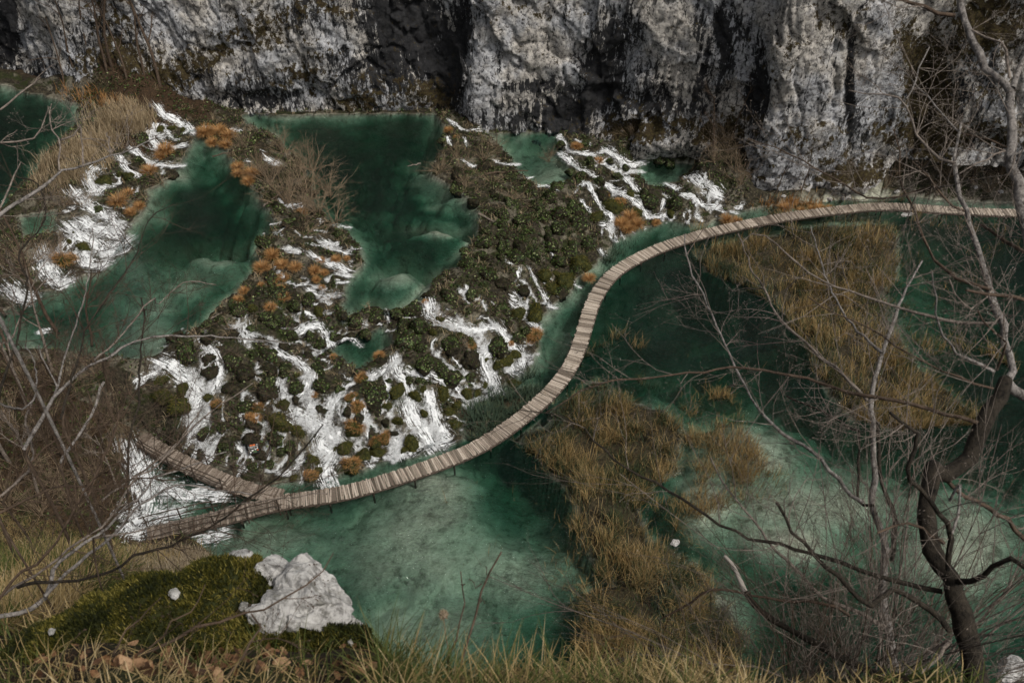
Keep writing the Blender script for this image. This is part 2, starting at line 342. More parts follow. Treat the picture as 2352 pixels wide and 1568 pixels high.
runs(cK, .2441, ((560,20),(540,120),(480,220),90), ((300,60),(320,180),(380,330),54), ((570,170),(590,340),(610,440),64), ((440,460),(560,500),(700,560),(820,600),120), ((870,230),(790,300),(740,440),90),
 ((700,600),(660,700),(760,800),(700,900),(720,1000),(760,1090),180), ((800,760),(900,820),64), ((1000,680),(1060,750),(1120,880),(1160,920),54), ((1130,450),(1100,520),(1100,650),48), ((1330,650),(1340,790),(1300,850),48),
 ((300,980),(380,950),74), ((110,520),(140,540),34), ((450,890),(400,960),64))
runs(cG, .3418, ((1090,920),(1180,970),(1270,1040),(1330,1110),120), ((1330,1110),(1300,1200),(1270,1300),110), ((1400,820),(1450,890),(1480,960),(1450,1080),(1400,1120),62), ((1350,950),(1360,1060),34), ((920,1050),(1050,990),54),
 ((1640,690),(1650,770),84), ((1590,720),(1700,740),54), ((1850,820),(1920,880),(1980,900),(2050,960),(2090,1050),64), ((1880,1050),(1920,1180),(1980,1280),54), ((2100,1000),(2080,1180),(2110,1290),64), ((2000,1290),(2120,1330),(2250,1430),130),
 ((2230,1160),(2200,1300),74), ((2000,720),(2080,680),(2180,720),(2220,800),62), ((2060,590),(2130,610),(2230,590),32), ((1720,1010),(1740,1040),32), ((1250,1300),(1300,1340),(1380,1300),64), ((1350,1470),(1380,1490),42), ((1600,1480),(1650,1530),42),
 ((480,20),(560,80),(640,140),(720,180),(830,130),150), ((480,100),(420,160),(350,210),80), ((300,180),(330,300),(400,390),(450,380),110), ((560,200),(600,270),(700,260),100), ((60,420),(130,470),(200,500),110), ((260,730),(320,715),50), ((700,30),(780,60),100),
 ((1950,150),(2000,180),60), ((2150,100),(2230,130),60), ((2100,200),(2230,260),(2340,300),62), ((2250,320),(2340,345),50), ((2080,440),(2180,480),(2280,470),62), ((2200,150),(2340,190),50), ((2270,380),(2340,385),34))
runs(cA, .3418, ((1060,720),(1100,770),(1180,810),(1250,850),(1300,890),62), ((1050,830),(1010,900),(1040,960),(1100,990),(1230,970),62), ((1100,830),(1150,920),(1200,940),36), ((880,1000),(960,1070),(1060,1110),(1230,1120),52), ((800,1060),(860,1130),(920,1180),62),
 ((640,1130),(600,1200),(640,1290),84), ((760,1250),(660,1300),42), ((500,1290),(580,1370),(700,1440),(800,1520),84), ((560,1480),(650,1530),(760,1550),120), ((1560,870),(1610,880),42), ((1370,850),(1440,860),26), ((1650,1080),(1680,1090),26), ((1760,1010),(1785,1018),24),
 ((1790,1060),(1850,1100),62), ((1890,1350),(1940,1390),(2020,1380),52), ((2240,1510),(2352,1540),34))
runs(cB, .3418, ((760,810),(800,840),(860,870),(960,880),42), ((740,920),(760,970),30), ((850,920),(870,980),22), ((830,1070),(890,1110),(980,1140),32), ((1060,1080),(1120,1100),(1210,1110),42), ((1280,1200),(1310,1195),22), ((1350,1250),(1410,1250),(1480,1280),26),
 ((1490,920),(1540,980),(1580,1020),(1650,1030),(1720,1040),46), ((1500,1040),(1560,1080),(1620,1130),(1720,1180),(1800,1240),(1900,1280),62), ((1800,1000),(1880,1050),(1960,1110),(2050,1090),62), ((1600,940),(1700,970),32), ((1960,1150),(2040,1160),50),
 ((1750,1080),(1850,1130),(1950,1200),(2000,1260),62), ((1680,1230),(1730,1310),(1780,1400),(1850,1470),(1840,1540),44), ((1640,1350),(1700,1420),26), ((1900,1290),(1980,1330),(2050,1400),(2080,1460),52), ((2080,1460),(2200,1450),(2250,1460),46), ((2180,1400),(2200,1350),32), ((2200,1240),(2290,1270),42))
runs(cC, .3418, ((100,1180),(180,1230),(260,1290),(310,1320),62), ((60,1300),(150,1340),(200,1380),(300,1390),52), ((150,1440),(180,1480),42), ((380,1420),(430,1440),32), ((420,1390),(460,1385),32))
runs(cK7, .3418, ((930,50),(960,150),(1000,250),(1000,400),(950,500),170), ((1000,250),(1150,270),(1300,300),(1500,300),130), ((1200,420),(1050,460),(900,560),140), ((1360,600),(1500,560),110))
gyv, gxv = np.gradient(VAL.reshape(NY, NX), .25); gxv = gxv.ravel(); gyv = gyv.ravel(); rt = np.random.default_rng(77)
TR = []
for poly, n in (([(390,790),(520,720),(700,640),(800,740),(960,700),(1060,640),(1260,640),(1230,760),(1180,860),(1040,980),(800,1070),(620,1090),(440,1030)], 170), ([(150,400),(330,300),(440,270),(430,330),(330,440),(260,540),(120,600)], 34), ([(1290,320),(1480,350),(1640,400),(1650,470),(1500,500),(1400,520),(1340,430)], 40), ([(640,480),(800,540),(820,600),(770,690),(620,680),(600,620)], 26)):
    pl = np.array(poly, float); k = 0
    while k < n:
        q = rt.uniform(pl.min(0), pl.max(0)); 
        if not inside(q[:1], q[1:], pl)[0]: continue
        k += 1; p = hit(q[0], q[1])[0][:2]; path = [p]
        for _ in range(int(rt.integers(6, 16))):
            g = np.array([float(sample(gxv, p[0], p[1])), float(sample(gyv, p[0], p[1]))]); g = -g / (np.linalg.norm(g) + 1e-6) + rt.normal(0, .3, 2); p = p + g / np.linalg.norm(g) * .3; path.append(p)
            if float(sample(WLV, p[0], p[1])) > -10: break
        if len(path) > 3: TR.append((np.array(path), float(rt.uniform(.06, .16))))
FOAM = np.zeros_like(X); FS = np.zeros_like(X); FT = np.zeros_like(X); fs0 = 0.0
for pts, wpx in RUNS + TR:
    if wpx < 2: L = smooth_line(pts, 2 * len(pts)); wm = wpx
    else:
        P = hit([p[0] for p in pts], [p[1] for p in pts]); L = smooth_line(P[:, :2], 4 * len(pts)); wm = max(wpx * np.linalg.norm(P[0] - CAM) / F * 0.54, 0.15)
    R = wm * 2.4 + 0.3
    sel = np.where((X > L[:,0].min()-R) & (X < L[:,0].max()+R) & (Y > L[:,1].min()-R) & (Y < L[:,1].max()+R))[0]
    if not len(sel): continue
    cum = np.concatenate([[0], np.cumsum(np.linalg.norm(np.diff(L, axis=0), axis=1))]) + fs0; fs0 += 7.7
    d, s = seg_dist(X[sel], Y[sel], L, cum); v = 1.05 - 0.55 * (d / wm); v = np.clip(v, 0, 1)
    m = v > FOAM[sel]; i = sel[m]; FOAM[i] = v[m]; FS[i] = s[m]
    k = np.argmin(((X[i][:, None] - L[None, ::3, 0])**2 + (Y[i][:, None] - L[None, ::3, 1])**2), 1) * 3; k = np.minimum(k, len(L) - 2)
    tg = L[k+1] - L[k]; tg /= np.linalg.norm(tg, axis=1, keepdims=True) + 1e-9
    FT[i] = (X[i] - L[k, 0]) * -tg[:, 1] + (Y[i] - L[k, 1]) * tg[:, 0]
FOAM = np.where(IS_H & (BK < -10), 0, FOAM)
carve = 0.16 * sstep(0.2, 0.8, FOAM) * (~anyin); VAL -= carve; GND = np.maximum(VAL, HZ); SURF = np.maximum(GND, WLV)

# ------------------------------------------------------------------ materials of the setting
def mat_valley():
    s = NT('valley_ground'); p = s.pos(); sand = s.attr('sand'); lit = s.attr('litter')
    n1 = s.noise(p, 0.9, 6, .6); n2 = s.noise(p, 5, 5, .6); n3 = s.noise(p, 0.35, 4, .6)
    tufa = s.ramp(n2, [(.3, (.008,.007,.005)), (.48, (.022,.018,.011)), (.62, (.050,.042,.026)), (.8, (.12,.10,.07))])
    moss = s.mix(s.step(n1, .48, .62), tufa, s.ramp(n2, [(.3, (.007,.009,.003)), (.7, (.030,.036,.009))]))
    bed = s.ramp(s.noise(p, 1.6, 6, .65), [(.3, (.24,.24,.18)), (.45, (.52,.52,.41)), (.7, (.68,.67,.55))])
    bed = s.mix(s.math('MULTIPLY', s.step(s.noise(p, .6, 5, .7), .56, .70), .7), bed, (.07,.075,.045))
    leaf = s.ramp(s.noise(p, 9, 6, .7), [(.3, (.009,.006,.004)), (.5, (.030,.018,.009)), (.66, (.07,.040,.02)), (.8, (.22,.19,.16))])
    wetp = s.step(s.noise(p, .55, 5, .65), .52, .62); moss = s.mix(s.math('MULTIPLY', wetp, .75), moss, s.ramp(n2, [(.3, (.05,.045,.033)), (.7, (.20,.18,.135))]))
    c = s.mix(lit, moss, leaf); c = s.mix(sand, c, bed); c = s.mix(s.attr('peat'), c, s.ramp(n2, [(.3, (.012,.010,.006)), (.7, (.06,.048,.026))]))
    return s.end(s.bsdf(c, .85, s.bump(n2, .8, .15), .2))
def mat_hill():
    s = NT('hillside_soil'); p = s.pos(); n1 = s.noise(p, 1.2, 5, .6); n2 = s.noise(p, 14, 6, .7)
    c = s.ramp(n2, [(.3, (.008,.006,.004)), (.5, (.030,.019,.010)), (.65, (.075,.043,.020)), (.8, (.14,.10,.06))])
    c = s.mix(s.step(n1, .5, .62), c, s.ramp(n2, [(.35, (.012,.016,.005)), (.7, (.06,.065,.018))]))
    return s.end(s.bsdf(c, .9, s.bump(n2, .8, .06), .2))
def mat_water():
    s = NT('lake_water'); d = s.attr('depth'); p = s.pos(); still = s.attr('still')
    ex = lambda k: s.math('POWER', 2.71828, s.math('MULTIPLY', d, -k))
    T = s.n('CombineColor', {0: ex(.37), 1: ex(.10), 2: ex(.168)}).outputs[0]
    a = s.math('SUBTRACT', 1.0, ex(.29)); a = s.math('ADD', s.math('MULTIPLY', a, .97), .015)
    mp = s.map(p, (1.0, 1.7, 1), (0, 0, 0))
    n1 = s.noise(mp, 3.0, 3, .6, .8); n2 = s.noise(mp, 0.16, 3, .5)
    h = s.math('MULTIPLY', n1, s.step(n2, .3, .62))
    nrm = s.bump(s.math('ADD', h, s.math('MULTIPLY', s.noise(mp, 8, 2, .5), .3)), 1.0, .34)
    tr = s.n('BsdfTransparent', {'Color': T}).outputs[0]
    df = s.n('BsdfDiffuse', {'Color': (.0008,.009,.006), 'Normal': nrm}).outputs[0]
    body = s.n('MixShader', {0: a, 1: tr, 2: df}).outputs[0]
    gl = s.n('BsdfGlossy', {'Color': (.5,.5,.5), 'Roughness': .06, 'Normal': nrm}).outputs[0]
    fr = s.n('Fresnel', {'IOR': 1.33, 'Normal': nrm}).outputs[0]
    return s.end(s.n('MixShader', {0: fr, 1: body, 2: gl}).outputs[0])
def mat_foam():
    s = NT('white_water'); f = s.attr('foam'); v = s.n('CombineXYZ', {0: s.attr('ft'), 1: s.attr('fs'), 2: 0.0}).outputs[0]
    n1 = s.noise(s.map(v, (9.5, 1.3, 1)), 1.0, 6, .68, .8); n2 = s.noise(s.pos(), 1.5, 5, .65); n3 = s.noise(s.pos(), 6, 5, .7)
    x = s.math('ADD', f, s.math('MULTIPLY', s.math('SUBTRACT', n1, .52), 2.7)); x = s.math('ADD', x, s.math('MULTIPLY', s.math('SUBTRACT', n2, .5), .9))
    x = s.math('ADD', x, s.math('MULTIPLY', s.math('SUBTRACT', n3, .5), .7))
    al = s.step(x, .44, .96)
    c = s.ramp(s.math('ADD', s.math('MULTIPLY', n1, .6), s.math('MULTIPLY', n3, .4)), [(.36, (.50,.54,.56)), (.48, (.78,.80,.81)), (.60, (.92,.93,.94))])
    df = s.bsdf(c, .55, s.bump(s.math('ADD', n1, n3), .8, .2), .3)
    return s.end(s.n('MixShader', {0: s.math('MULTIPLY', al, .97), 1: s.n('BsdfTransparent').outputs[0], 2: df}).outputs[0])
def mat_cliff():
    s = NT('limestone'); p = s.pos(); dk = s.attr('dark'); ms = s.attr('moss')
    fine = s.noise(p, 2.6, 8, .72, .3); mid = s.noise(p, .75, 6, .68, .5); big = s.noise(p, .22, 4, .6)
    streak = s.noise(s.map(p, (1.9, 1.9, .20)), 1.0, 7, .72, .2)
    rock = s.ramp(fine, [(.34, (.030,.029,.029)), (.41, (.13,.127,.125)), (.47, (.35,.344,.338)), (.60, (.54,.53,.515)), (.8, (.64,.63,.61))])
    rock = s.mix(s.step(big, .40, .60), s.mix(1.0, rock, (1.0,.95,.88), 'MULTIPLY'), s.mix(1.0, rock, (.92,.945,1.0), 'MULTIPLY'))
    rock = s.mix(s.math('MULTIPLY', s.step(mid, .52, .66), .35), rock, (.115,.115,.125))
    st2 = s.noise(s.map(p, (3.6, 3.6, 1.5)), 1.0, 7, .74, .3)
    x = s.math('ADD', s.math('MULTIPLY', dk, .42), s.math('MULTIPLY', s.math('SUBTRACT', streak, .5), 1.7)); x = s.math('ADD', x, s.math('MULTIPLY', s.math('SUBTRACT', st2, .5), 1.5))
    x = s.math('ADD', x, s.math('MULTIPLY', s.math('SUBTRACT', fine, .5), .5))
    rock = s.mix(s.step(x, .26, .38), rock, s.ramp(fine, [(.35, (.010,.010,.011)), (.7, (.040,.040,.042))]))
    y = s.math('ADD', s.math('MULTIPLY', ms, .46), s.math('MULTIPLY', s.math('SUBTRACT', s.noise(s.map(p, (1, 1, .7)), 1.6, 8, .78, .2), .5), 2.0))
    nz = s.n('SeparateXYZ', {0: s.n('NewGeometry').outputs['Normal']}).outputs[2]
    y = s.math('ADD', y, s.math('MULTIPLY', nz, .28))
    mc = s.ramp(s.noise(p, 5, 5, .7), [(.3, (.010,.008,.005)), (.5, (.040,.028,.013)), (.62, (.062,.052,.018)), (.78, (.13,.080,.042))])
    wp = s.n('Vector' + 'Math', {0: p, 1: s.n('VectorMath', {0: s.n('TexNoise', {'Vector': p, 'Scale': .8, 'Detail': 4.0}).outputs['Color'], 1: (1.6, 1.6, 1.6)}, operation='MULTIPLY').outputs[0]}, operation='ADD').outputs[0]
    ed = s.n('TexVoronoi', {'Vector': s.map(wp, (1, 1, .6)), 'Scale': .42}, feature='DISTANCE_TO_EDGE').outputs['Distance']
    rock = s.mix(s.math('MULTIPLY', s.math('SUBTRACT', 1.0, s.step(ed, .004, .03)), .38), rock, (.03,.028,.025))
    c = s.mix(s.step(y, .34, .42), rock, mc)
    b = s.bump(s.math('ADD', fine, s.math('MULTIPLY', mid, .8)), .9, .26)
    return s.end(s.bsdf(c, .9, b, .2))
M_VAL, M_HILL, M_WATER, M_FOAM, M_CLIFF = mat_valley(), mat_hill(), mat_water(), mat_foam(), mat_cliff()

# ------------------------------------------------------------------ ground meshes
ALLF = grid_faces(NX, NY)
def sub_mesh(name, Z, keep, attrs):
    fc = ALLF[keep]; used, inv = np.unique(fc.ravel(), return_inverse=True)
    return mesh(name, np.stack([X[used], Y[used], Z[used]], 1), inv.reshape(-1, 4), {k: v[used] for k, v in attrs.items()})
fX, fY = X[ALLF].mean(1), Y[ALLF].mean(1)
PATCH = (-6.5, 6.0, 0.5, 10.0)
in_patch = (fX > PATCH[0]+.3) & (fX < PATCH[1]-.3) & (fY > PATCH[2]+.3) & (fY < PATCH[3]-.3)
vis_v = (~IS_H[ALLF]).any(1)
sand = sstep(-0.05, 0.25, np.where(anyin, WLV - VAL, -1) - 0.0)
litter = sstep(2.5, 9, np.where((df < 40), mind, 0)) * (X > 12) + sstep(1.5, 4, mind) * (X < -18) * (Y > 70)
valley = obj('valley_floor', sub_mesh('valley_floor', VAL, vis_v, {'peat': PEAT, 'sand': sand, 'litter': np.clip(litter, 0, 1)}), M_VAL, kind='structure')
keep_h = (IS_H[ALLF]).any(1) & ~in_patch
hillside = obj('hillside', sub_mesh('hillside', np.where(IS_H, HZ, VAL - 0.3), keep_h, {}), M_HILL, kind='structure')
px_, py_ = np.arange(PATCH[0], PATCH[1] + .01, 0.06), np.arange(PATCH[2], PATCH[3] + .01, 0.06)
PX, PY = np.meshgrid(px_, py_); PX = PX.ravel(); PY = PY.ravel()
PZ = np.maximum(hill_z(PX, PY) + 0.012 + 0.035 * fbm(PX * 5, PY * 5, 1, 3), sample(HZ, PX, PY) * 0 - 50)
obj('hillside_brow', mesh('hillside_brow', np.stack([PX, PY, PZ], 1), grid_faces(len(px_), len(py_))), M_HILL, kind='structure')
PNAME = {'lower': 'lower_lake_water', 'middle_left': 'terrace_pool_water', 'middle_right': 'emerald_pool_water', 'upper_left': 'upper_lake_water', 'upper_right': 'cliff_pool_water',
         'cascade_basin': 'cascade_basin_water', 'side_basin': 'side_basin_water', 'marl_flat': 'marl_flat_water'}
for k, (lv, _) in POOLS.items():
    near = PIN[k] | (PD[k] < 0.9); keep = near[ALLF].all(1) & (GND[ALLF] < lv + 0.01).any(1)
    obj(PNAME[k], sub_mesh(PNAME[k], np.full(X.shape, lv), keep, {'depth': np.clip(lv - GND, 0, 9)}), M_WATER, kind='structure')
FZ = np.maximum(GND, WLV) + 0.045 + 0.13 * FOAM * (0.6 + fbm(FT * 2.5, FS * .8, 3, 3))
zone_id = np.select([(fY > 60) & (fX < -27), (fX < -8) & (fY > 44) & (fY <= 62) & (fX > -27), (fX < -14) & (fY < 42), fX > 5 + 0 * fX], [0, 1, 2, 3], 4)
for i in range(5):
    keep = (FOAM[ALLF] > 0.02).any(1) & (zone_id == i)
    if keep.any(): obj('cascade_water', sub_mesh('cascade_water', FZ, keep, {'foam': FOAM, 'fs': FS, 'ft': FT}), M_FOAM, kind='structure')

# ------------------------------------------------------------------ the cliff
fl = smooth_line(foot3, 1150); tg = np.gradient(fl[:, :2], axis=0); kern = np.ones(25) / 25
tg = np.stack([np.convolve(np.pad(tg[:, i], 12, 'edge'), kern, 'valid') for i in (0, 1)], 1); tg /= np.linalg.norm(tg, axis=1, keepdims=True)
nr = np.stack([tg[:, 1], -tg[:, 0]], 1)                                     # towards the valley
vz = np.concatenate([np.arange(-2.0, 17.5, 0.16), np.arange(17.8, 46, 1.4)]); NU, NV = len(fl), len(vz)
arc = np.concatenate([[0], np.cumsum(np.linalg.norm(np.diff(fl[:, :2], axis=0), axis=1))])
U, V = np.meshgrid(arc, vz); U = U.ravel(); V = V.ravel()
bx = np.tile(fl[:, 0], NV); by = np.tile(fl[:, 1], NV); bz = np.tile(fl[:, 2], NV) + V; nx = np.tile(nr[:, 0], NV); ny = np.tile(nr[:, 1], NV)
qx, qy, _ = proj(np.stack([bx, by, bz], 1))
def blob(lst, jit=0.0):
    r = np.zeros(U.shape); jx = qx + jit * fbm(U * .25, V * .25, 9, 4); jy = qy + jit * fbm(U * .25, V * .25, 4, 4)
    for a, b, rx, ry, s in lst: r = r + s * np.exp(-(((jx - a) / rx) ** 2 + ((jy - b) / ry) ** 2) ** 1.6)
    return r
def facets(u, v, size, seed, tilt, off):
    """fractured rock: jittered cells, each a tilted plane"""
    gu, gv = u / size, v / size; iu, iv = np.floor(gu), np.floor(gv); best = np.full(u.shape, 1e9); out = np.zeros(u.shape); sd = np.full(u.shape, float(seed))
    for du in (-1, 0, 1):
        for dv in (-1, 0, 1):
            cu, cv = iu + du, iv + dv; pu = cu + _h(cu, cv, sd); pv = cv + _h(cu, cv, sd + 1); d = (gu - pu) ** 2 + (gv - pv) ** 2; m = d < best; best = np.where(m, d, best)
            val = (_h(cu, cv, sd + 2) - .5) * off + ((_h(cu, cv, sd + 3) - .5) * (gu - pu) + (_h(cu, cv, sd + 4) - .5) * (gv - pv)) * tilt
            out = np.where(m, val, out)
    return out
uw = U + .5 * fbm(U * .5, V * .5, 41, 3); vw = V * .7 + .4 * fbm(U * .5, V * .5, 47, 3) + .12 * U
D = -0.03 * V + 0.45 * fbm(U * .09, V * .06, 2, 3) + facets(uw, vw, 4.5, 3, 1.3, .55) + facets(uw, vw, 1.7, 13, .75, .28) + facets(uw * 1.15, vw, .8, 23, .24, .08) + 0.05 * fbm(U * 2.6, V * 1.9, 8, 3)
D -= 0.40 * (1 - np.abs(fbm(U * .30 + V * .10, V * .22 - U * .05, 12, 3))) ** 7
D += .36 * blob([(955,95,105,90,-1.7),(1030,190,45,80,-1.5),(900,215,190,50,1.1),(640,120,140,110,1.0),(1110,120,40,160,1.3),(1250,130,90,110,.7),(1420,130,60,130,-.8),(1560,222,230,18,-.7),
 (1380,215,150,14,-.9),(1500,60,120,60,.9),(1735,210,28,150,-2.0),(1840,200,90,200,.5),(1958,200,9,150,-.9),(2030,160,60,160,.5),(2140,200,50,160,-1.5),(2000,370,70,30,-.8),(300,60,140,80,-.6),(15,70,30,90,-1.6),
 (560,235,120,20,-1.6),(430,90,60,120,.8),(2280,260,90,60,1.4)], 14)
D += 1.5 * np.exp(-np.clip(V, 0, 99) / 1.6) * np.clip(blob([(1520,300,230,60,1.0),(2000,420,120,40,.6),(300,160,150,60,.8)]), 0, 1)
cx, cy = bx + nx * D, by + ny * D
qx, qy, _ = proj(np.stack([cx, cy, bz], 1))
DARK = blob([(960,100,100,95,1.15),(890,40,120,60,.9),(1035,190,40,90,1.3),(790,150,80,40,.5),(1400,130,45,110,1.0),(1360,200,40,50,.7),(1450,60,50,60,.6),(1560,220,190,34,.45),(1330,230,120,30,.4),(1500,180,60,50,.4),  # black water stain, with the shade of the recesses painted in
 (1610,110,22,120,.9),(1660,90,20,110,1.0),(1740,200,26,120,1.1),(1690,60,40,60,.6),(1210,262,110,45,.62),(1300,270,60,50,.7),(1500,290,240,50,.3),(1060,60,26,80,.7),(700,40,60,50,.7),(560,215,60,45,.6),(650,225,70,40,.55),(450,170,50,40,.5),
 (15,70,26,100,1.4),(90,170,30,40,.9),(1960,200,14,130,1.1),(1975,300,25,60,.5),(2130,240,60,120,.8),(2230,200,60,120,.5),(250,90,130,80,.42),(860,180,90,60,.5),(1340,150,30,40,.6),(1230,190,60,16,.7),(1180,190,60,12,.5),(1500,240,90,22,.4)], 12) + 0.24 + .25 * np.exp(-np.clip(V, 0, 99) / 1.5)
MOSS = blob([(620,40,90,55,.5),(560,90,80,50,.4),(480,120,50,60,.5),(760,30,60,40,.5),(640,190,120,30,.5),(900,210,130,50,.45),(1000,240,80,40,.6),(820,240,60,30,.6),(400,190,60,50,.5),(1130,20,40,60,.4),(1240,30,60,40,.35),
 (1560,285,200,36,.55),(1660,330,70,50,.7),(1440,330,80,40,.5),(1870,60,70,60,.3),(1800,150,50,60,.35),(1960,60,60,60,.35),(2080,110,40,80,.7),(2130,250,60,150,1.2),(2200,80,80,90,.7),(2300,60,80,100,.8),(2290,220,80,50,.4),(2250,310,160,40,.9),
 (1880,330,120,40,.55),(1950,400,100,40,.75),(1760,400,40,40,.5),(2030,300,40,80,.5),(300,150,160,50,.6),(250,40,60,80,.5),(700,150,60,60,.4)], 14) + 0.16
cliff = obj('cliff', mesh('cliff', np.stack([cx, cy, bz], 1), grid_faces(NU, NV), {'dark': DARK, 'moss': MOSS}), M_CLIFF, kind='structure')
CLIFF_P = np.stack([cx, cy, bz], 1); CLIFF_V = V; CQX, CQY = qx, qy; CNX, CNY = nx, ny
# ------------------------------------------------------------------ boardwalk
def mat_wood():
    s = NT('weathered_wood'); tc = s.n('TexCoord').outputs['Object']; r = s.math('FRACT', s.math('ADD', s.n('ObjectInfo').outputs['Random'], s.attr('rnd')))
    g = s.noise(s.map(s.pos(), (2, 2, 2)), 6, 5, .65)
    c = s.ramp(r, [(0, (.10,.080,.062)), (.25, (.24,.198,.158)), (.6, (.36,.302,.245)), (1, (.50,.43,.36))])
    c = s.mix(s.step(g, .5, .68), c, s.mix(1.0, c, (.45,.42,.40), 'MULTIPLY'))
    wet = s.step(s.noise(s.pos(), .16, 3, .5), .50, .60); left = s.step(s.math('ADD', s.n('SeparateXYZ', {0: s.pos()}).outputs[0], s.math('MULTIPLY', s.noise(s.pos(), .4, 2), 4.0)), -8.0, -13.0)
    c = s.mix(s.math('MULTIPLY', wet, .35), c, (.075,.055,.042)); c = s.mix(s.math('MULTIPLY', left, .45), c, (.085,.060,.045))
    return s.end(s.bsdf(c, .8, s.bump(g, .4, .01), .25))
def mat_bark(name, a, b, scale=20):
    s = NT(name); n = s.noise(s.map(s.pos(), (1, 1, .5)), scale, 5, .7); n2 = s.noise(s.pos(), scale * .25, 4, .6)
    c = s.ramp(s.math('ADD', s.math('MULTIPLY', n, .6), s.math('MULTIPLY', n2, .4)), [(.36, a), (.60, b)])
    return s.end(s.bsdf(c, .85, s.bump(n, .9, .025), .2))
M_WOOD = mat_wood(); M_POST = mat_bark('dark_wet_wood', (.020,.015,.011), (.075,.058,.045), 8)
WZ, WW = 0.55, 1.16
MAIN = [(2520,494),(2352,489),(2280,487),(2200,483),(2120,478),(2050,474),(1980,476),(1900,485),(1820,495),(1740,509),(1660,526),(1600,541),(1540,560),(1490,580),(1440,606),(1405,632),(1380,662),(1362,695),(1350,730),
 (1338,770),(1322,815),(1300,855),(1268,895),(1230,932),(1180,972),(1140,1000),(1090,1029),(1020,1058),(950,1083),(880,1106),(800,1128),(740,1139),(660,1150),(600,1163),(540,1180),(470,1196),(400,1212),(340,1228)]
ARM = [(668,1142),(620,1134),(580,1126),(530,1109),(480,1089),(430,1066),(380,1041),(340,1016),(305,990),(262,955)]
def line_w(px): return smooth_line(np.array([at_z(a, b, WZ) for a, b in px]), 400)
LM, LA = line_w(MAIN), line_w(ARM)
def stations(L, pitch):
    n = int(np.linalg.norm(np.diff(L, axis=0), axis=1).sum() / pitch); P = resamp(L, n); T = np.gradient(P, axis=0); T[:, 2] = 0; T /= np.linalg.norm(T, axis=1, keepdims=True)
    return P, T, np.stack([-T[:, 1], T[:, 0], 0 * T[:, 0]], 1)
walk = obj('boardwalk', None, loc=tuple(LM[250]), label='weathered plank boardwalk winding in an S across the lake to the far shore', cat='boardwalk')
wl = np.array(walk.location)
planks = []
for L, dz, skip in ((LM, 0.0, None), (LA, -0.012, LM)):
    P, T, S = stations(L, 0.128)
    if skip is not None: ds, _ = seg_dist(P[:, 0], P[:, 1], skip[:, :2]); 
    for i in range(len(P)):
        if skip is not None and ds[i] < WW * 0.42: continue
        planks.append((P[i] + [0, 0, dz + random.gauss(0, .007)], T[i], S[i]))
planks.sort(key=lambda p: np.linalg.norm(p[0] - CAM))
def plank_mesh(k):
    r = random.Random(k); V, Q = box_block((0, 0, 0), (.054 + r.uniform(-.006, .006), 0, 0), (0, .5 * WW, 0), (0, 0, .024)); V = V.copy()
    V[:, 1] += np.array([r.uniform(-.03, .03) for _ in range(2)] * 4)[np.argsort(np.argsort(V[:, 0], kind='stable') % 2, kind='stable')] * 0
    e1, e2 = r.uniform(-.05, .05), r.uniform(-.05, .05); V[:, 1] += np.where(V[:, 1] > 0, e1, e2); V[:, 0] += np.where(V[:, 1] > 0, r.uniform(-.008, .008), 0)
    return V, Q
variants = [plank_mesh(k) for k in range(8)]; pm = [mesh('plank', v, q, {'rnd': np.zeros(8)}, False) for v, q in variants]
rest = MB()
for i, (p, t, s) in enumerate(planks):
    a = math.atan2(t[1], t[0]) + random.gauss(0, .03); sy = random.uniform(.93, 1.05)
    if i < 300:
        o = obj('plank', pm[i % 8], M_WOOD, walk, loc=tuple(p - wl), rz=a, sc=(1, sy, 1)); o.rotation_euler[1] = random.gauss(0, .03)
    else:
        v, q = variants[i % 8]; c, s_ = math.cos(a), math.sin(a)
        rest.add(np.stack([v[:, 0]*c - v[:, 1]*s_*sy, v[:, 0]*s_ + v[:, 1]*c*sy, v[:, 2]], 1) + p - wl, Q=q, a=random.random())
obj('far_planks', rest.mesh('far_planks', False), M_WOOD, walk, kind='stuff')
for L in (LM, LA):
    P, T, S = stations(L, 1.0)
    for sd in (-1, 1):
        b = MB(); Q = P + S * sd * WW * .46 - [0, 0, .125]  # bearers set out at the edges, a dark strip for the shadow line
        if L is LA: Q = Q[np.sqrt(((Q[:, None, :2] - LM[None, ::4, :2])**2).sum(-1)).min(1) > .9]
        tubes(b, Q[None], np.full((1, len(Q)), .095), 6); o = obj('beam', b.mesh('beam'), M_POST, walk); o.location = tuple(-wl)
    P, T, S = stations(L, 2.6)
    for i in range(len(P)):
        for sd in (-1, 1):
            b = MB(); c = P[i] + S[i] * sd * WW * .38; g = float(sample(GND, c[0], c[1])) - .2; g = max(g, -.7)
            tubes(b, np.array([[[c[0], c[1], g], [c[0], c[1], WZ - .05]]]) - wl, [[.07, .065]], 6); obj('post', b.mesh('post'), M_POST, walk)
def railing(L, k0, k1, sd, h=1.0):
    P, T, S = stations(L, 1.9); seg = [i for i in range(len(P)) if k0 <= i / len(P) <= k1]
    if len(seg) < 2: return
    base = np.array([P[i] + S[i] * sd * (WW * .5 + .03) for i in seg]); top = base + [0, 0, h]
    for q in base:
        b = MB(); tubes(b, np.array([[q - [0, 0, .5], q + [0, 0, h + .06]]]) - wl, [[.05, .045]], 6); obj('rail_post', b.mesh('rail_post'), M_POST, walk)
    for z in (h, h * .52):
        b = MB(); R = resamp(base + [0, 0, z], len(base) * 3); R += rng.normal(0, .018, R.shape); R[0] += (R[0]-R[1])*.5; R[-1] += (R[-1]-R[-2])*.5
        tubes(b, R[None] - wl, np.full((1, len(R)), .04), 6); obj('handrail', b.mesh('handrail'), M_POST, walk)
cum = np.linalg.norm(np.diff(LM, axis=0), axis=1).cumsum(); cum /= cum[-1]
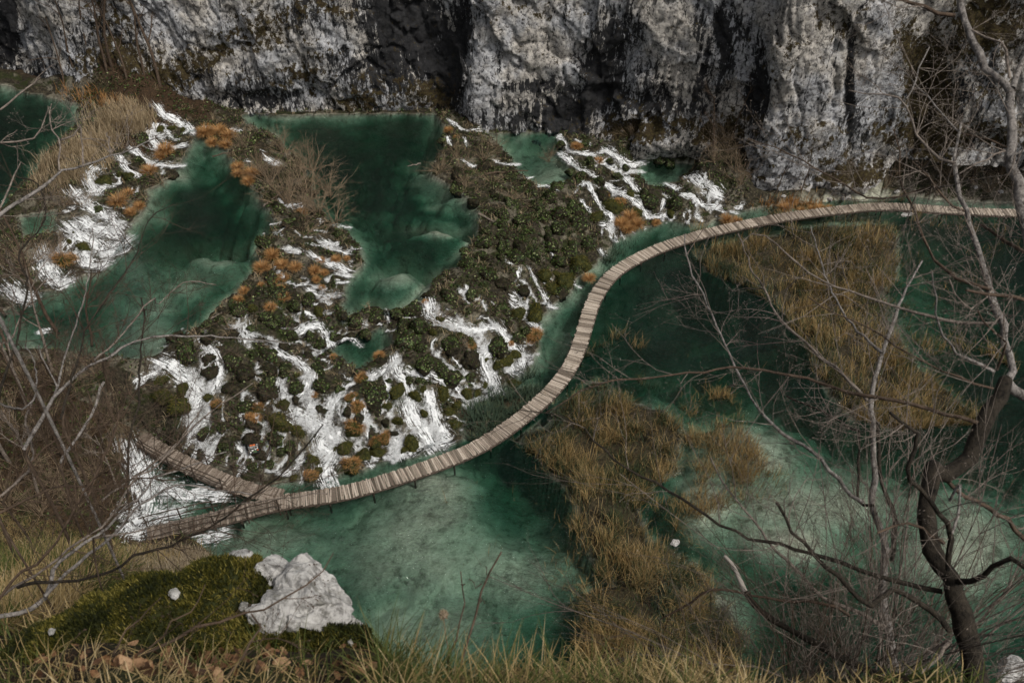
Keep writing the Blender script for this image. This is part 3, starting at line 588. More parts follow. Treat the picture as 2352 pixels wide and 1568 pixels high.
def frac(L, px, py):
    q = at_z(px, py, WZ); return float(np.argmin(((L - q)**2).sum(1))) / len(L)
railing(LM, frac(LM, 745, 1138), frac(LM, 640, 1152), -1); railing(LM, frac(LM, 745, 1138), .985, 1)
railing(LM, frac(LM, 560, 1175), .985, -1)
railing(LA, frac(LA, 640, 1140), .95, -1); railing(LA, frac(LA, 560, 1120), .95, 1)

# ------------------------------------------------------------------ information board
def flat_mat(name, c, r=.5): s = NT(name); return s.end(s.bsdf(c, r))
M_BLACK, M_ORANGE, M_WHITE, M_GREENP = flat_mat('board_black', (.012,.013,.014), .6), flat_mat('board_orange', (.55,.13,.035)), flat_mat('board_white', (.7,.7,.68)), flat_mat('board_green', (.06,.12,.05))
bp = hit(588, 1048)[0]; sb = obj('information_board', None, loc=tuple(bp), rz=rad(14), label='black information board with orange title beside the forked boardwalk', cat='sign')
def bpart(name, m, c, hx, hz, dy=0.0, parent=None):
    t = rad(32); up = np.array([0, math.sin(t), math.cos(t)]); nrm = np.array([0, -math.cos(t), math.sin(t)])
    V, Q = box_block(np.array([0, -.02, .82]) + np.array([1, 0, 0]) * c[0] + up * c[1] + nrm * dy, (hx, 0, 0), up * hz, nrm * (.012 if dy == 0 else .003))
    return obj(name, mesh(name, V, Q, smooth=False), m, parent or sb)
panel = bpart('panel', M_BLACK, (0, 0), .36, .33)
for c, hx, hz in (((-.12, .25), .11, .05), ((.07, .25), .07, .05)): bpart('title_block', M_ORANGE, c, hx, hz, .016, panel)
bpart('arrow', M_WHITE, (.26, .25), .055, .022, .016, panel)
for z, x0, x1 in ((.15, -.32, .30), (.06, -.32, .12), (-.08, -.32, .02)): bpart('text_line', M_WHITE, ((x0+x1)/2, z), (x1-x0)/2, .012, .016, panel)
for x, z in ((.12, -.05), (.24, .02), (-.22, -.22), (-.08, -.12)): bpart('pictogram', M_WHITE, (x, z), .05, .04, .016, panel)
bpart('map_patch', M_GREENP, (.05, -.20), .12, .07, .016, panel); bpart('map_patch', M_ORANGE, (.25, -.12), .04, .04, .016, panel)
for x in (-.14, .14):
    b = MB(); tubes(b, [[[x, .05, -.2], [x, .03, .8]]], [[.04, .035]], 6); obj('post', b.mesh('post'), M_POST, sb)
# ------------------------------------------------------------------ vegetation materials
def mat_blade(name, stops, rough=.7):
    s = NT(name); r = s.attr('rnd'); c = s.ramp(r, stops); c = s.mix(s.math('MULTIPLY', s.noise(s.pos(), 1.2, 3, .6), .5), c, s.mix(1.0, c, (.55,.55,.5), 'MULTIPLY'))
    d = s.bsdf(c, rough, None, .2); t = s.n('BsdfTranslucent', {'Color': c}).outputs[0]
    return s.end(s.n('MixShader', {0: .22, 1: d, 2: t}).outputs[0])
M_REED = mat_blade('reed_leaf', [(0, (.034,.056,.028)), (.30, (.070,.088,.036)), (.42, (.16,.112,.046)), (.75, (.37,.250,.105)), (1, (.56,.43,.23))])
M_SEDGE = mat_blade('green_sedge', [(0, (.026,.050,.036)), (.6, (.070,.105,.066)), (.85, (.12,.14,.075)), (1, (.26,.20,.09))])
M_ORG = mat_blade('rusty_sedge', [(0, (.16,.070,.018)), (.45, (.36,.180,.060)), (.8, (.50,.290,.125)), (1, (.60,.42,.22))])
M_TAN = mat_blade('dry_reed', [(0, (.20,.15,.085)), (.5, (.38,.29,.18)), (1, (.54,.44,.30))])
M_GRASS = mat_blade('slope_grass', [(0, (.045,.07,.016)), (.22, (.10,.115,.03)), (.34, (.28,.20,.085)), (.7, (.42,.31,.15)), (1, (.55,.45,.28))])
M_GREY = mat_blade('grey_grass', [(0, (.20,.15,.09)), (.5, (.34,.27,.18)), (1, (.46,.39,.29))])
M_LEAF = mat_blade('broad_leaf', [(0, (.012,.010,.006)), (.30, (.040,.028,.012)), (.5, (.016,.026,.008)), (.70, (.040,.070,.016)), (.88, (.11,.155,.045)), (1, (.36,.38,.20))], .5)
M_MOSSB = mat_blade('moss_tuft', [(0, (.009,.013,.002)), (.5, (.040,.043,.006)), (.82, (.12,.105,.016)), (1, (.24,.20,.05))])
def mat_tufa(name, stops, sc=4):
    s = NT(name); p = s.pos(); n = s.noise(p, sc, 6, .7); return s.end(s.bsdf(s.ramp(n, stops), .85, s.bump(n, .9, .12), .2))
M_TUFA = mat_tufa('dark_tufa', [(.3, (.005,.0045,.003)), (.5, (.017,.014,.008)), (.62, (.036,.030,.016)), (.78, (.08,.068,.042))])
M_MOSS = mat_tufa('olive_moss', [(.3, (.008,.011,.003)), (.5, (.030,.033,.008)), (.65, (.062,.058,.014)), (.8, (.12,.09,.032))])
M_TWIG = mat_bark('pale_twig', (.055,.045,.038), (.25,.208,.175), 30)
M_TWIGD = mat_bark('brown_twig', (.025,.017,.012), (.11,.078,.055), 20)
M_STEM = mat_bark('willow_stem', (.022,.015,.010), (.095,.065,.045), 12)
M_BARKD = mat_bark('mossy_bark', (.004,.0035,.0025), (.040,.032,.023), 40)
M_BARKL = mat_bark('silver_bark', (.028,.024,.021), (.29,.265,.245), 40)

# ------------------------------------------------------------------ mounds of tufa in the cascades
def icos(n):
    bm_me = bpy.data.meshes.new('t'); import bmesh
    b = bmesh.new(); bmesh.ops.create_icosphere(b, subdivisions=n, radius=1); b.verts.ensure_lookup_table()
    V = np.array([v.co[:] for v in b.verts]); T = np.array([[v.index for v in f.verts] for f in b.faces]); b.free(); bpy.data.meshes.remove(bm_me); return V, T
IV3, IT3 = icos(3); IV4, IT4 = icos(4); IV5, IT5 = icos(5)
def mound_body(k):
    V = IV3.copy(); o = k * 13.7
    V *= (1 + .42 * fbm(V[:, 0]*1.1+o, V[:, 1]*1.1, V[:, 2]*1.1, 3) + .16 * fbm(V[:, 0]*4+o, V[:, 1]*4, V[:, 2]*4, 2))[:, None]
    V[:, 2] = V[:, 2] * .82 + .12; return V
def on_top(V, T, n, zmin, r):
    fc = V[T]; nrm = np.cross(fc[:, 1]-fc[:, 0], fc[:, 2]-fc[:, 0]); ar = np.linalg.norm(nrm, axis=1); nrm /= ar[:, None] + 1e-9
    c = fc.mean(1); wt = ar * (c[:, 2] > zmin) * np.clip(nrm[:, 2] + .45, 0.05, 2); i = r.choice(len(T), n, p=wt / wt.sum())
    a, b = r.random(n), r.random(n); s = np.sqrt(a); P = fc[i, 0]*(1-s)[:, None] + fc[i, 1]*(s*(1-b))[:, None] + fc[i, 2]*(s*b)[:, None]
    return P, nrm[i]
def leaf_block(mb, P, N, size, rnd, r):
    """small pointed leaves (two triangles) lying about along the normal N"""
    n = len(P); t = r.normal(0, 1, (n, 3)); t -= (t * N).sum(1, keepdims=True) * N * .8; t /= np.linalg.norm(t, axis=1, keepdims=True); s = np.cross(N + r.normal(0, .35, (n, 3)), t); s /= np.linalg.norm(s, axis=1, keepdims=True) + 1e-9
    size = np.broadcast_to(size, (n,))[:, None]; q = P + N * size * .5
    V = np.stack([q - t*size, q + s*size*.75 - N*size*.15, q + t*size*.9, q - s*size*.75 - N*size*.15], 1); b = (np.arange(n) * 4)[:, None]
    mb.add(V.reshape(-1, 3), T=np.concatenate([b + [[0, 1, 2]], b + [[0, 2, 3]]]), a=np.repeat(rnd, 4))
VAR = {}
for kind in ('leafy', 'moss', 'sedge', 'dark'):
    for k in range(4):
        r = np.random.default_rng(100 + k + 10 * len(kind)); V = mound_body(k + 5 * len(kind)); T = IT3
        body = mesh('tufa', V, T, {'rnd': np.zeros(len(V))}); parts = [('tufa' if kind != 'moss' else 'moss_cushion', body, M_MOSS if kind in ('moss', 'sedge') else M_TUFA)]
        mb = MB()
        if kind == 'leafy': P, N = on_top(V, T, 330, -.1, r); leaf_block(mb, P, N, r.uniform(.06, .15, 330), r.beta(2.2, 1.6, 330), r); parts.append(('leaves', mb.mesh('leaves', False), M_LEAF))
        if kind == 'dark': P, N = on_top(V, T, 160, -.3, r); leaf_block(mb, P, N, r.uniform(.06, .13, 160), r.beta(1.2, 2.4, 160), r); parts.append(('leaves', mb.mesh('leaves', False), M_LEAF))
        if kind == 'moss':
            P, N = on_top(V, T, 420, -.5, r); blades(mb, P - N*.02, np.arctan2(N[:, 1], N[:, 0]) + r.normal(0, .4, 420), r.uniform(.6, 1.2, 420), r.uniform(.22, .45, 420), .022, r.uniform(1.2, 2.2, 420), r.random(420)); parts.append(('moss_strands', mb.mesh('moss_strands', False), M_MOSSB))
        if kind == 'sedge':
            n = 300; P, N = on_top(V, T, n, .25, r); blades(mb, P, np.arctan2(P[:, 1], P[:, 0]) + r.normal(0, .5, n), r.uniform(.2, .8, n), r.uniform(.5, .95, n), .022, r.uniform(1.4, 2.4, n), r.beta(1.6, 1.6, n)); parts.append(('sedge_blades', mb.mesh('sedge_blades', False), M_ORG))
            mb = MB(); P, N = on_top(V, T, 250, -.5, r); blades(mb, P, np.arctan2(N[:, 1], N[:, 0]), r.uniform(.6, 1.2, 250), r.uniform(.2, .4, 250), .022, r.uniform(1.2, 2.2, 250), r.random(250)); parts.append(('moss_strands', mb.mesh('moss_strands', False), M_MOSSB))
        VAR[kind, k] = parts
DESC = {'leafy': ('tufa_hummock', 'leafy green tufa hummock', 'hummock'), 'moss': ('moss_hummock', 'olive moss hummock', 'hummock'), 'sedge': ('sedge_hummock', 'rusty sedge-topped hummock', 'hummock'), 'dark': ('bare_hummock', 'dark bare tufa hummock', 'hummock')}
def zone(px, py):
    if px < 470 and py < 700: return 'on the left waterfall steps'
    if py < 760 and px < 860: return 'on the bushy middle barrier'
    if px > 1440 and py < 560: return 'by the cliff-foot cascade'
    if py < 560: return 'on the right barrier by the cliff'
    if px < 560 and py > 760: return 'in the leftmost front cascade'
    if px > 980 and py < 800: return 'on the thicket barrier above the boardwalk curve'
    if py < 880: return 'around the small cascade basin'
    if px < 790: return 'in the wide white front cascade'
    return 'in the front falls near the green sedge'
PEND = []                                             # (name, base label, zone, category, px, object) -> labels numbered afterwards
mounds = []
def mound(px, py, rpx, kind, sx=1.0, sz=1.0):
    p = hit(px, py + rpx * .25)[0]; dep = (p - CAM) @ FW; r = rpx * dep / F; nm, ds, ct = DESC[kind]
    root = obj(nm, None, loc=(p[0], p[1], p[2] - .12 * r), rz=random.uniform(0, 6.3), sc=(r * random.uniform(.85, 1.2), r * sx * random.uniform(.65, 1.05), r * sz * random.uniform(.7, 1.25))); root.rotation_euler[0] = random.gauss(0, .22); root.rotation_euler[1] = random.gauss(0, .22)
    for n_, me, m in VAR[kind, random.randrange(4)]: obj(n_, me, m, root)
    PEND.append((nm, ds, zone(px, py), ct, px, root)); mounds.append((p[0], p[1], r))
for z in [(160,110,90,'leafy'),(440,40,35,'moss'),(430,150,60,'leafy'),(430,280,42,'dark'),(310,330,72,'moss'),(270,470,88,'moss'),(455,560,55,'moss'),(680,130,82,'leafy'),(850,180,55,'leafy'),(680,370,72,'dark'),(940,255,46,'sedge'),
 (920,380,66,'dark'),(1010,340,56,'sedge'),(960,540,85,'sedge'),(1020,450,50,'dark'),(1060,90,60,'sedge'),(1170,210,105,'leafy'),(1160,350,72,'dark'),(1290,330,42,'moss'),(1310,95,35,'leafy'),(1390,190,62,'moss'),(1500,100,40,'leafy'),
 (1560,240,62,'moss'),(1640,400,45,'moss'),(1400,470,52,'moss'),(1275,480,50,'dark'),(1345,590,45,'dark'),(1190,660,62,'sedge'),(1265,640,55,'sedge'),(890,715,66,'moss'),(800,730,30,'moss'),(1070,790,62,'moss'),(1195,765,55,'moss'),
 (950,890,84,'sedge'),(590,840,62,'moss'),(640,950,46,'moss'),(570,1000,58,'sedge'),(410,1010,36,'moss'),(1530,670,66,'moss'),(1460,750,36,'moss'),(1630,170,36,'moss'),(1810,220,92,'moss'),(1870,370,50,'moss'),(1945,330,52,'moss'),
 (1920,500,62,'moss'),(2040,220,56,'moss'),(2140,210,40,'moss'),(2210,140,30,'moss'),(1610,90,52,'leafy'),(1880,60,100,'leafy'),(2070,70,60,'leafy'),(40,640,80,'dark'),(100,760,70,'dark'),(300,760,55,'leafy'),(190,880,60,'leafy'),(20,900,60,'leafy')]:
    (x, y), = cK([z[:2]]); mound(x, y, z[2] * .2441, z[3], random.uniform(.8, 1.1), 1.05)
for z in [(990,880,34,'moss'),(1070,930,36,'moss'),(1130,900,44,'moss'),(1190,860,36,'moss'),(1330,740,44,'sedge'),(690,630,30,'moss'),(650,720,30,'moss'),(830,740,24,'moss'),(1100,560,55,'leafy'),(1200,600,55,'moss'),(1330,590,70,'moss'),(1430,400,60,'moss'),
 (1540,370,60,'moss'),(1640,260,60,'moss'),(1380,330,45,'moss'),(1480,330,40,'moss'),(1600,300,50,'leafy'),(760,790,80,'leafy'),(900,900,60,'dark'),(1080,800,70,'leafy'),(560,680,70,'leafy'),(480,760,80,'leafy'),(600,930,60,'leafy'),(700,960,55,'leafy'),
 (120,640,60,'leafy'),(260,600,55,'leafy'),(400,580,45,'leafy'),(500,560,50,'leafy'),(80,740,40,'dark'),(0,760,40,'dark'),(740,470,60,'leafy'),(900,470,50,'leafy'),(1000,320,60,'leafy'),(1200,200,60,'leafy'),(960,200,60,'leafy'),(1110,380,60,'dark'),
 (1300,180,60,'leafy'),(1420,120,60,'leafy'),(1540,180,60,'leafy'),(1680,130,60,'leafy'),(1480,240,55,'leafy'),(1250,430,50,'dark'),(980,120,50,'leafy'),(870,250,50,'leafy')]:
    (x, y), = cE([z[:2]]); mound(x, y, z[2] * .3418, z[3])
for z in [(1080,1030,45,'moss'),(1230,1080,50,'moss'),(1210,1190,70,'moss'),(1080,1130,60,'moss'),(1400,1150,36,'moss'),(1460,1200,40,'sedge'),(1250,850,70,'leafy'),(1420,980,50,'dark'),(1560,900,60,'leafy'),(1640,980,60,'dark'),(1700,860,50,'leafy'),
 (1790,860,55,'leafy'),(1560,1080,60,'dark'),(1810,970,55,'dark'),(1920,960,55,'leafy'),(1800,1110,75,'dark'),(1990,1090,45,'leafy'),(2140,960,50,'leafy'),(2070,880,50,'dark'),(2150,790,45,'leafy'),(2080,740,36,'leafy'),(1960,740,36,'leafy'),(1690,690,36,'leafy'),
 (2250,750,42,'leafy'),(1740,1240,40,'sedge'),(1700,1330,50,'dark'),(2000,1370,45,'moss'),(500,60,18,'moss'),(470,110,22,'moss'),(430,240,55,'sedge'),(560,150,40,'moss'),(360,130,40,'dark'),(1480,640,45,'leafy'),(1560,720,45,'dark'),(1830,660,40,'leafy'),(2060,520,45,'leafy'),(1380,1380,50,'leafy'),(1500,1340,50,'leafy'),(1850,1430,45,'leafy'),(1500,1480,40,'leafy'),(1730,1450,40,'leafy')]:
    (x, y), = cG([z[:2]]); mound(x, y, z[2] * .3418, z[3])
for z in [(700,1210,45,'moss'),(900,1110,36,'dark'),(860,1180,36,'moss'),(800,1170,22,'moss'),(1150,860,26,'moss'),(1230,870,22,'moss'),(1080,870,26,'moss'),(930,1080,40,'leafy'),(960,930,40,'leafy'),(660,1400,36,'leafy'),(1210,920,20,'moss')]:
    (x, y), = cA([z[:2]]); mound(x, y, z[2] * .3418, z[3])
for z in [(1570,1150,36,'leafy'),(1640,1180,40,'leafy'),(1700,1090,36,'leafy'),(1760,1220,36,'leafy'),(1820,1080,36,'leafy'),(1880,1180,36,'leafy'),(1930,1130,26,'leafy'),(1880,1230,30,'dark'),(1960,1300,30,'moss'),(1840,1380,50,'moss'),(1740,1450,40,'moss'),
 (2100,1350,55,'leafy'),(2060,1300,40,'leafy'),(2270,1370,55,'leafy'),(2240,1430,36,'moss'),(2160,1080,40,'leafy'),(2230,1090,40,'leafy'),(1500,970,30,'leafy'),(1670,960,36,'leafy'),(850,890,20,'dark'),(700,940,30,'leafy'),(800,1000,30,'leafy'),(1900,1350,36,'sedge'),(2010,1420,40,'moss'),
 (1300,1300,50,'leafy'),(1420,1330,60,'leafy'),(1500,1420,60,'leafy'),(1380,1450,60,'leafy'),(1600,1400,60,'leafy'),(1620,1500,60,'leafy'),(1480,1530,60,'leafy'),(1230,1480,55,'leafy'),(1160,1190,40,'leafy'),(1050,1150,40,'leafy')]:
    (x, y), = cB([z[:2]]); mound(x, y, z[2] * .3418, z[3])
# the remaining low hummocks of the barriers, where no water runs
nb = 0; tries = 0
while nb < 70 and tries < 4000:
    tries += 1; px, py = random.uniform(380, 1400), random.uniform(380, 1090); q = hit(px, py)[0]
    if float(sample(FOAM, q[0], q[1])) > .35 or float(sample(WLV, q[0], q[1])) > -10 or float(sample(IS_H.astype(float), q[0], q[1])) > .2: continue
    if any((q[0]-a)**2 + (q[1]-b)**2 < (.75*(c+.5))**2 for a, b, c in mounds): continue
    mound(px, py, random.uniform(11, 19), random.choice(['leafy', 'leafy', 'dark', 'leafy', 'moss'] if py > 700 else ['leafy', 'dark', 'leafy'])); nb += 1

# ------------------------------------------------------------------ rusty sedge tussocks
TV = []
for k in range(5):
    r = np.random.default_rng(40 + k); mb = MB(); n = 420; th = r.uniform(0, 6.283, n); rr = .22 * np.sqrt(r.random(n))
    blades(mb, np.stack([rr*np.cos(th), rr*np.sin(th), np.zeros(n)-.05], 1), th + r.normal(0, .5, n), r.uniform(.05, .75, n), r.uniform(.8, 1.35, n), .02, r.uniform(.7, 2.1, n), r.beta(2, 1.5, n), 4); TV.append(mb.mesh('blades', False))
def tussock(px, py, rpx):
    p = hit(px, py + rpx * .45)[0]; dep = (p - CAM) @ FW; r = rpx * dep / F
    root = obj('sedge_tussock', None, loc=(p[0], p[1], p[2] - .02), rz=random.uniform(0, 6.3), sc=(r*1.05, r*1.05, r * random.uniform(.95, 1.25)))
    obj('blades', random.choice(TV), M_ORG, root); PEND.append(('sedge_tussock', 'rusty dry sedge tussock', zone(px, py), 'grass tussock', px, root))
cN = cr(516.8, 574.2, .1953)
for c, s, lst in ((cN, .1953, [(560,40,100),(440,180,110),(670,150,90),(830,180,90),(560,330,90),(690,310,80),(420,400,50),(225,470,70),(160,570,70),(660,450,70),(700,540,80),(540,660,80),(1060,230,80),(1170,260,60),(1130,110,60),(1310,90,70),(1430,90,50),(1080,340,60),(1140,430,50),(1280,1240,50),(1820,1220,60)]),
 (cA, .3418, [(1120,1000,70),(1090,1040,50),(1010,1140,60),(1390,880,70),(1470,870,70),(1540,900,60),(1600,1110,50),(1600,1160,44),(1690,1160,60),(1670,1210,50),(940,1380,46),(800,1340,70),(2030,1420,44),(880,1420,44),(860,1290,50),(1430,950,50),(1520,960,50)]),
 (cB, .3418, [(745,870,36),(800,915,24),(1605,975,44),(1755,1075,36),(1960,1450,60),(2010,1500,60),(1910,1490,60),(1950,1530,50),(2140,1490,36),(1800,1310,30)]),
 (cC, .3418, [(740,1395,56),(780,1345,50),(350,1470,50),(420,1480,44),(980,1390,44),(1040,1400,40),(850,1410,36),(920,1400,36)]),
 (cE, .3418, [(1320,730,52),(1690,345,50),(900,800,36),(590,510,26),(280,870,44),(1165,790,26),(1300,770,40)]), (cK, .2441, [(600,220,44),(570,990,50),(540,960,40),(60,440,60),(0,420,50)])):
    for x, y, r in lst: (a, b), = c([(x, y)]); tussock(a, b, r * s)

# ------------------------------------------------------------------ reed beds, sedge and leaf cover (uncountable)
def in_px(poly, n, r):
    poly = np.array(poly, float); lo, hi = poly.min(0), poly.max(0); out = []
    while sum(map(len, out)) < n:
        q = r.uniform(lo, hi, (n * 2, 2)); out.append(q[inside(q[:, 0], q[:, 1], poly)])
    return np.concatenate(out)[:n]
def veg(name, polys, m, hmin, hmax, wd, lean, droop, rfun, label, cat='reeds', arr=None, clump=0.6, seed=0, far=True, thin=True):
    r = np.random.default_rng(seed); mb = MB()
    for poly, n in polys:
        q = in_px(poly, n, r); P = hit(q[:, 0], q[:, 1], GND if arr is None else arr)
        if far:
            q = q + r.normal(0, 9, q.shape); P = hit(q[:, 0], q[:, 1], GND if arr is None else arr)
            P = P[np.linalg.norm(P - CAM, axis=1) > 25]; n = len(P)
        cl = fbm(P[:, 0] * clump, P[:, 1] * clump, 3.3, 3); L = r.uniform(hmin, hmax, n) * (1 + .35 * cl)
        if thin:
            kp = r.random(n) < np.clip(.46 + 1.3 * fbm(P[:, 0] * .8, P[:, 1] * .8, 5.5, 3), .06, 1); P = P[kp]; L = L[kp]; cl = cl[kp]; n = len(P)
        wl_ = sample(WLV, P[:, 0], P[:, 1]); P[:, 2] = np.maximum(P[:, 2], wl_ - .25)
        hd = 2.2 * fbm(P[:, 0] * .25, P[:, 1] * .25, 9, 2) + r.normal(0, 1.5, n)
        blades(mb, P, hd, r.uniform(0, lean, n), L, wd, r.uniform(.1, droop, n), np.clip(rfun(r, n, cl), 0, 1))
    o = obj(name, mb.mesh(name, False), m, kind='stuff', label=label, cat=cat); return o
R_C, R_D = REEDS[0], REEDS[1]
gold = lambda r, n, cl: np.where(r.random(n) < .50 - .5 * cl, r.uniform(0, .36, n), r.beta(2, 2, n) * .6 + .4)
veg('reed_bed', [(R_C, 60000)], M_REED, .6, 1.5, .013, .55, 1.4, gold, 'brown and green reeds on the islet below the boardwalk curve', seed=1)
veg('reed_bed', [(R_D, 46000)], M_REED, .6, 1.5, .015, .55, 1.4, gold, 'golden reed belt between the far boardwalk and right-hand lake', seed=2)
grn = lambda r, n, cl: r.beta(2, 2.6, n)
veg('green_sedge', [([(1050,1010),(1062,965),(1130,908),(1200,888),(1255,888),(1245,925),(1180,962),(1105,1015)], 5200)], M_SEDGE, .7, 1.3, .02, .6, 1.8, grn, 'dark green sedge between the falls and the boardwalk', 'sedge', seed=3)
veg('green_sedge', [([(1378,612),(1398,588),(1440,575),(1445,600),(1400,640)], 1200)], M_SEDGE, .6, 1.1, .02, .7, 1.9, grn, 'blue-green sedge clump inside the boardwalk bend', 'sedge', seed=4)
veg('green_sedge', [([(1180,1010),(1240,975),(1300,945),(1270,1060),(1230,1060)], 1800), ([(1335,880),(1400,880),(1420,930),(1340,930)], 1500), ([(1580,590),(1700,650),(1800,720),(1780,690),(1680,620)], 2500), ([(1480,1290),(1600,1330),(1660,1450),(1500,1450)], 3500)], M_SEDGE, .6, 1.2, .02, .6, 1.8, grn, 'green sedge fringing the two reed beds', 'sedge', seed=5)
tan = lambda r, n, cl: r.beta(2, 2, n)
veg('dry_reeds', [([(190,340),(205,280),(262,258),(345,258),(352,290),(305,322),(255,340),(255,380),(195,412),(135,420),(82,450),(82,410),(125,360)], 9000)], M_TAN, .8, 1.7, .022, .5, 1.0, tan, 'pale tan reeds crowding the top of the left waterfall', seed=6)
veg('dry_reeds', [([(1720,480),(1800,466),(1900,458),(1950,462),(1900,475),(1800,486)], 1500), ([(130,215),(200,205),(300,245),(280,255),(180,235)], 700)], M_ORG, .5, 1.0, .02, .6, 1.2, tan, 'golden grass along the far shore', 'grass', seed=7)
sp = lambda r, n, cl: r.beta(2, 2, n) * .6 + .3
veg('sparse_reeds', [([(1540,950),(1700,980),(1760,1060),(1700,1160),(1560,1200),(1480,1250),(1600,1120)], 8000), ([(1960,960),(2200,980),(2250,1040),(1950,1020)], 1300), ([(2060,560),(2250,560),(2300,700),(2100,760)], 700), ([(1180,1050),(1290,1100),(1330,1300),(1330,1450),(1260,1350),(1240,1180)], 420), ([(1000,1050),(1180,1050),(1240,1300),(1100,1400)], 60), ([(1690,1100),(1800,1100),(1800,1160),(1690,1160)], 300)],
    M_REED, .5, 1.2, .013, .7, 1.2, sp, 'thin scattered reed stems standing in the shallow water', seed=8)
r = np.random.default_rng(21); bar = (~anyin) & (~IS_H) & (mind < 9) & (FOAM < .3) & (VAL > .15) & (X > -42) & (X < 22) & (Y < 84); idx = idx_bar = np.where(bar)[0]
mb = MB(); n = 52000; i = r.choice(idx, n); cl = fbm(X[i]*.8, Y[i]*.8, 6, 3); keep = r.random(n) < np.clip(.45 + cl, .08, 1); i = i[keep]; n = len(i); x = X[i] + r.uniform(-.14, .14, n); y = Y[i] + r.uniform(-.14, .14, n)
N = np.tile([0, -.25, 1.0], (n, 1)) + r.normal(0, .4, (n, 3)); N /= np.linalg.norm(N, axis=1, keepdims=True)
leaf_block(mb, np.stack([x, y, sample(VAL, x, y) + r.uniform(0, .25, n)], 1), N, r.uniform(.05, .13, n), r.beta(1.5, 1.7, n), r)
obj('leaf_cover', mb.mesh('leaf_cover', False), M_LEAF, kind='stuff', label='low broad-leaved plants carpeting the tufa barriers', cat='ground cover')

# ------------------------------------------------------------------ bare woody plants
def grow(rs, start, dirv, length, r0, depth, out, n=6, wig=.12, up=0.0, kids=(4, 6), ang=(.5, 1.0), ratio=.55, tmin=.25, rr=.55):
    """recursive bare branching; out[depth] collects (points, radii)"""
    P = [np.array(start, float)]; d = np.array(dirv, float); d /= np.linalg.norm(d); st = length / (n - 1)
    for k in range(n - 1):
        d = d + rs.normal(0, wig, 3) + np.array([0, 0, up]); d /= np.linalg.norm(d); P.append(P[-1] + d * st)
    P = np.array(P); out.setdefault((depth, n), []).append((P, np.linspace(r0, r0 * .35, n)))
    if depth > 0:
        branch(rs, P, r0, length, depth, out, n, wig, up, kids, ang, ratio, tmin, rr)
def branch(rs, P, r0, length, depth, out, n, wig, up, kids, ang, ratio, tmin, rr):
    N = len(P)
    for _ in range(rs.integers(kids[0], kids[1] + 1)):
        t = rs.uniform(tmin, 1.0) * (N - 1); i = min(int(t), N - 2); p = P[i] + (P[i+1] - P[i]) * (t - i); tg = P[i+1] - P[i]; tg /= np.linalg.norm(tg) + 1e-9
        v = rs.normal(0, 1, 3); v -= (v @ tg) * tg; v /= np.linalg.norm(v); a = rs.uniform(*ang); d = tg * math.cos(a) + v * math.sin(a)
        grow(rs, p, d, length * ratio * rs.uniform(.6, 1.15) * (1.1 - .4 * t / N), r0 * rr * (1 - .5 * t / N), depth - 1, out, n, wig, up, kids, ang, ratio, tmin, rr)
def to_mesh(out, name, depths, sides):
    mb = MB()
    for (d, n), lst in out.items():
        if d in depths: tubes(mb, np.array([a for a, _ in lst]), np.array([b for _, b in lst]), sides(d), rng.random(len(lst)))
    return mb.mesh(name)
def tree_variant(seed, h, depth=3, r0=None, kids=(5, 7), up=.02, ang=(.5, 1.0), ratio=.5, lean=.1, tmin=.3, wig=.1):
    rs = np.random.default_rng(seed); out = {}; grow(rs, (0, 0, -.25), (rs.normal(0, lean), rs.normal(0, lean), 1), h, r0 or h * .014, depth, out, 7, wig, up, kids, ang, ratio, tmin)
    return to_mesh(out, 'trunk', (depth,), lambda d: 7), to_mesh(out, 'crown', tuple(range(depth)), lambda d: 5 if d > 1 else 3)
def bush_variant(seed, n=34, h=2.2, spread=1.0, r0=.016, droop=-.02, sub=(3, 5)):
    rs = np.random.default_rng(seed); out = {}
    for k in range(n):
        a = rs.uniform(0, 6.283); ln = rs.uniform(.15, spread); d = (math.cos(a)*math.sin(ln), math.sin(a)*math.sin(ln), math.cos(ln))
        grow(rs, (rs.normal(0, .12), rs.normal(0, .12), -.1), d, h * rs.uniform(.6, 1.1), r0, 2, out, 6, .13, droop, sub, (.25, .6), .45, .3, .6)
    return to_mesh(out, 'stems', (2,), lambda d: 4), to_mesh(out, 'twigs', (0, 1), lambda d: 3)
BV = [bush_variant(s, 26, 2.3, 1.05, .018) for s in (1, 2)] + [bush_variant(s, 24, 2.4, 1.45, .018, -.05) for s in (3, 4)]
M_WILLOW = mat_bark('willow_twig', (.085,.060,.038), (.30,.225,.15), 12)
def bush(px, py, hm, v, label, m=None, cat='bush', name='bare_bush', group=None):
    p = hit(px, py)[0]; s = hm / 2.3; root = obj(name, None, loc=tuple(p), rz=random.uniform(0, 6.3), sc=s, label=label, cat=cat, group=group)
    obj('stems', BV[v][0], m or M_STEM, root); obj('twigs', BV[v][1], m or M_STEM, root); return root
for i, (px, py, hm, v) in enumerate([(660,470,3.6,0),(700,440,3.4,1),(730,490,3.2,2),(620,420,2.6,0),(770,510,2.6,3),(690,500,2.8,3),(600,400,2.0,1),(650,350,2.4,0),(560,340,1.8,1),(720,390,2.8,1),(760,450,2.6,2),(700,540,2.0,3)]):
    PEND.append(('bare_bush', 'bare brown willow bush', 'on the bushy middle barrier', 'bush', px, bush(px, py, hm * 1.12, v, None, M_WILLOW)))
for px, py, hm, v in [(1060,390,2.2,3),(1110,370,2.2,2),(1010,395,2.0,3),(1130,420,1.8,3),(1070,430,1.6,2),(1260,370,1.6,0),(1050,360,1.4,1),(1180,460,1.6,3),(1140,340,1.6,1),(1230,480,1.5,3)]:
    PEND.append(('bare_bush', 'low bare twiggy bush', 'on the right barrier by the cliff', 'bush', px, bush(px, py, hm, v, None)))
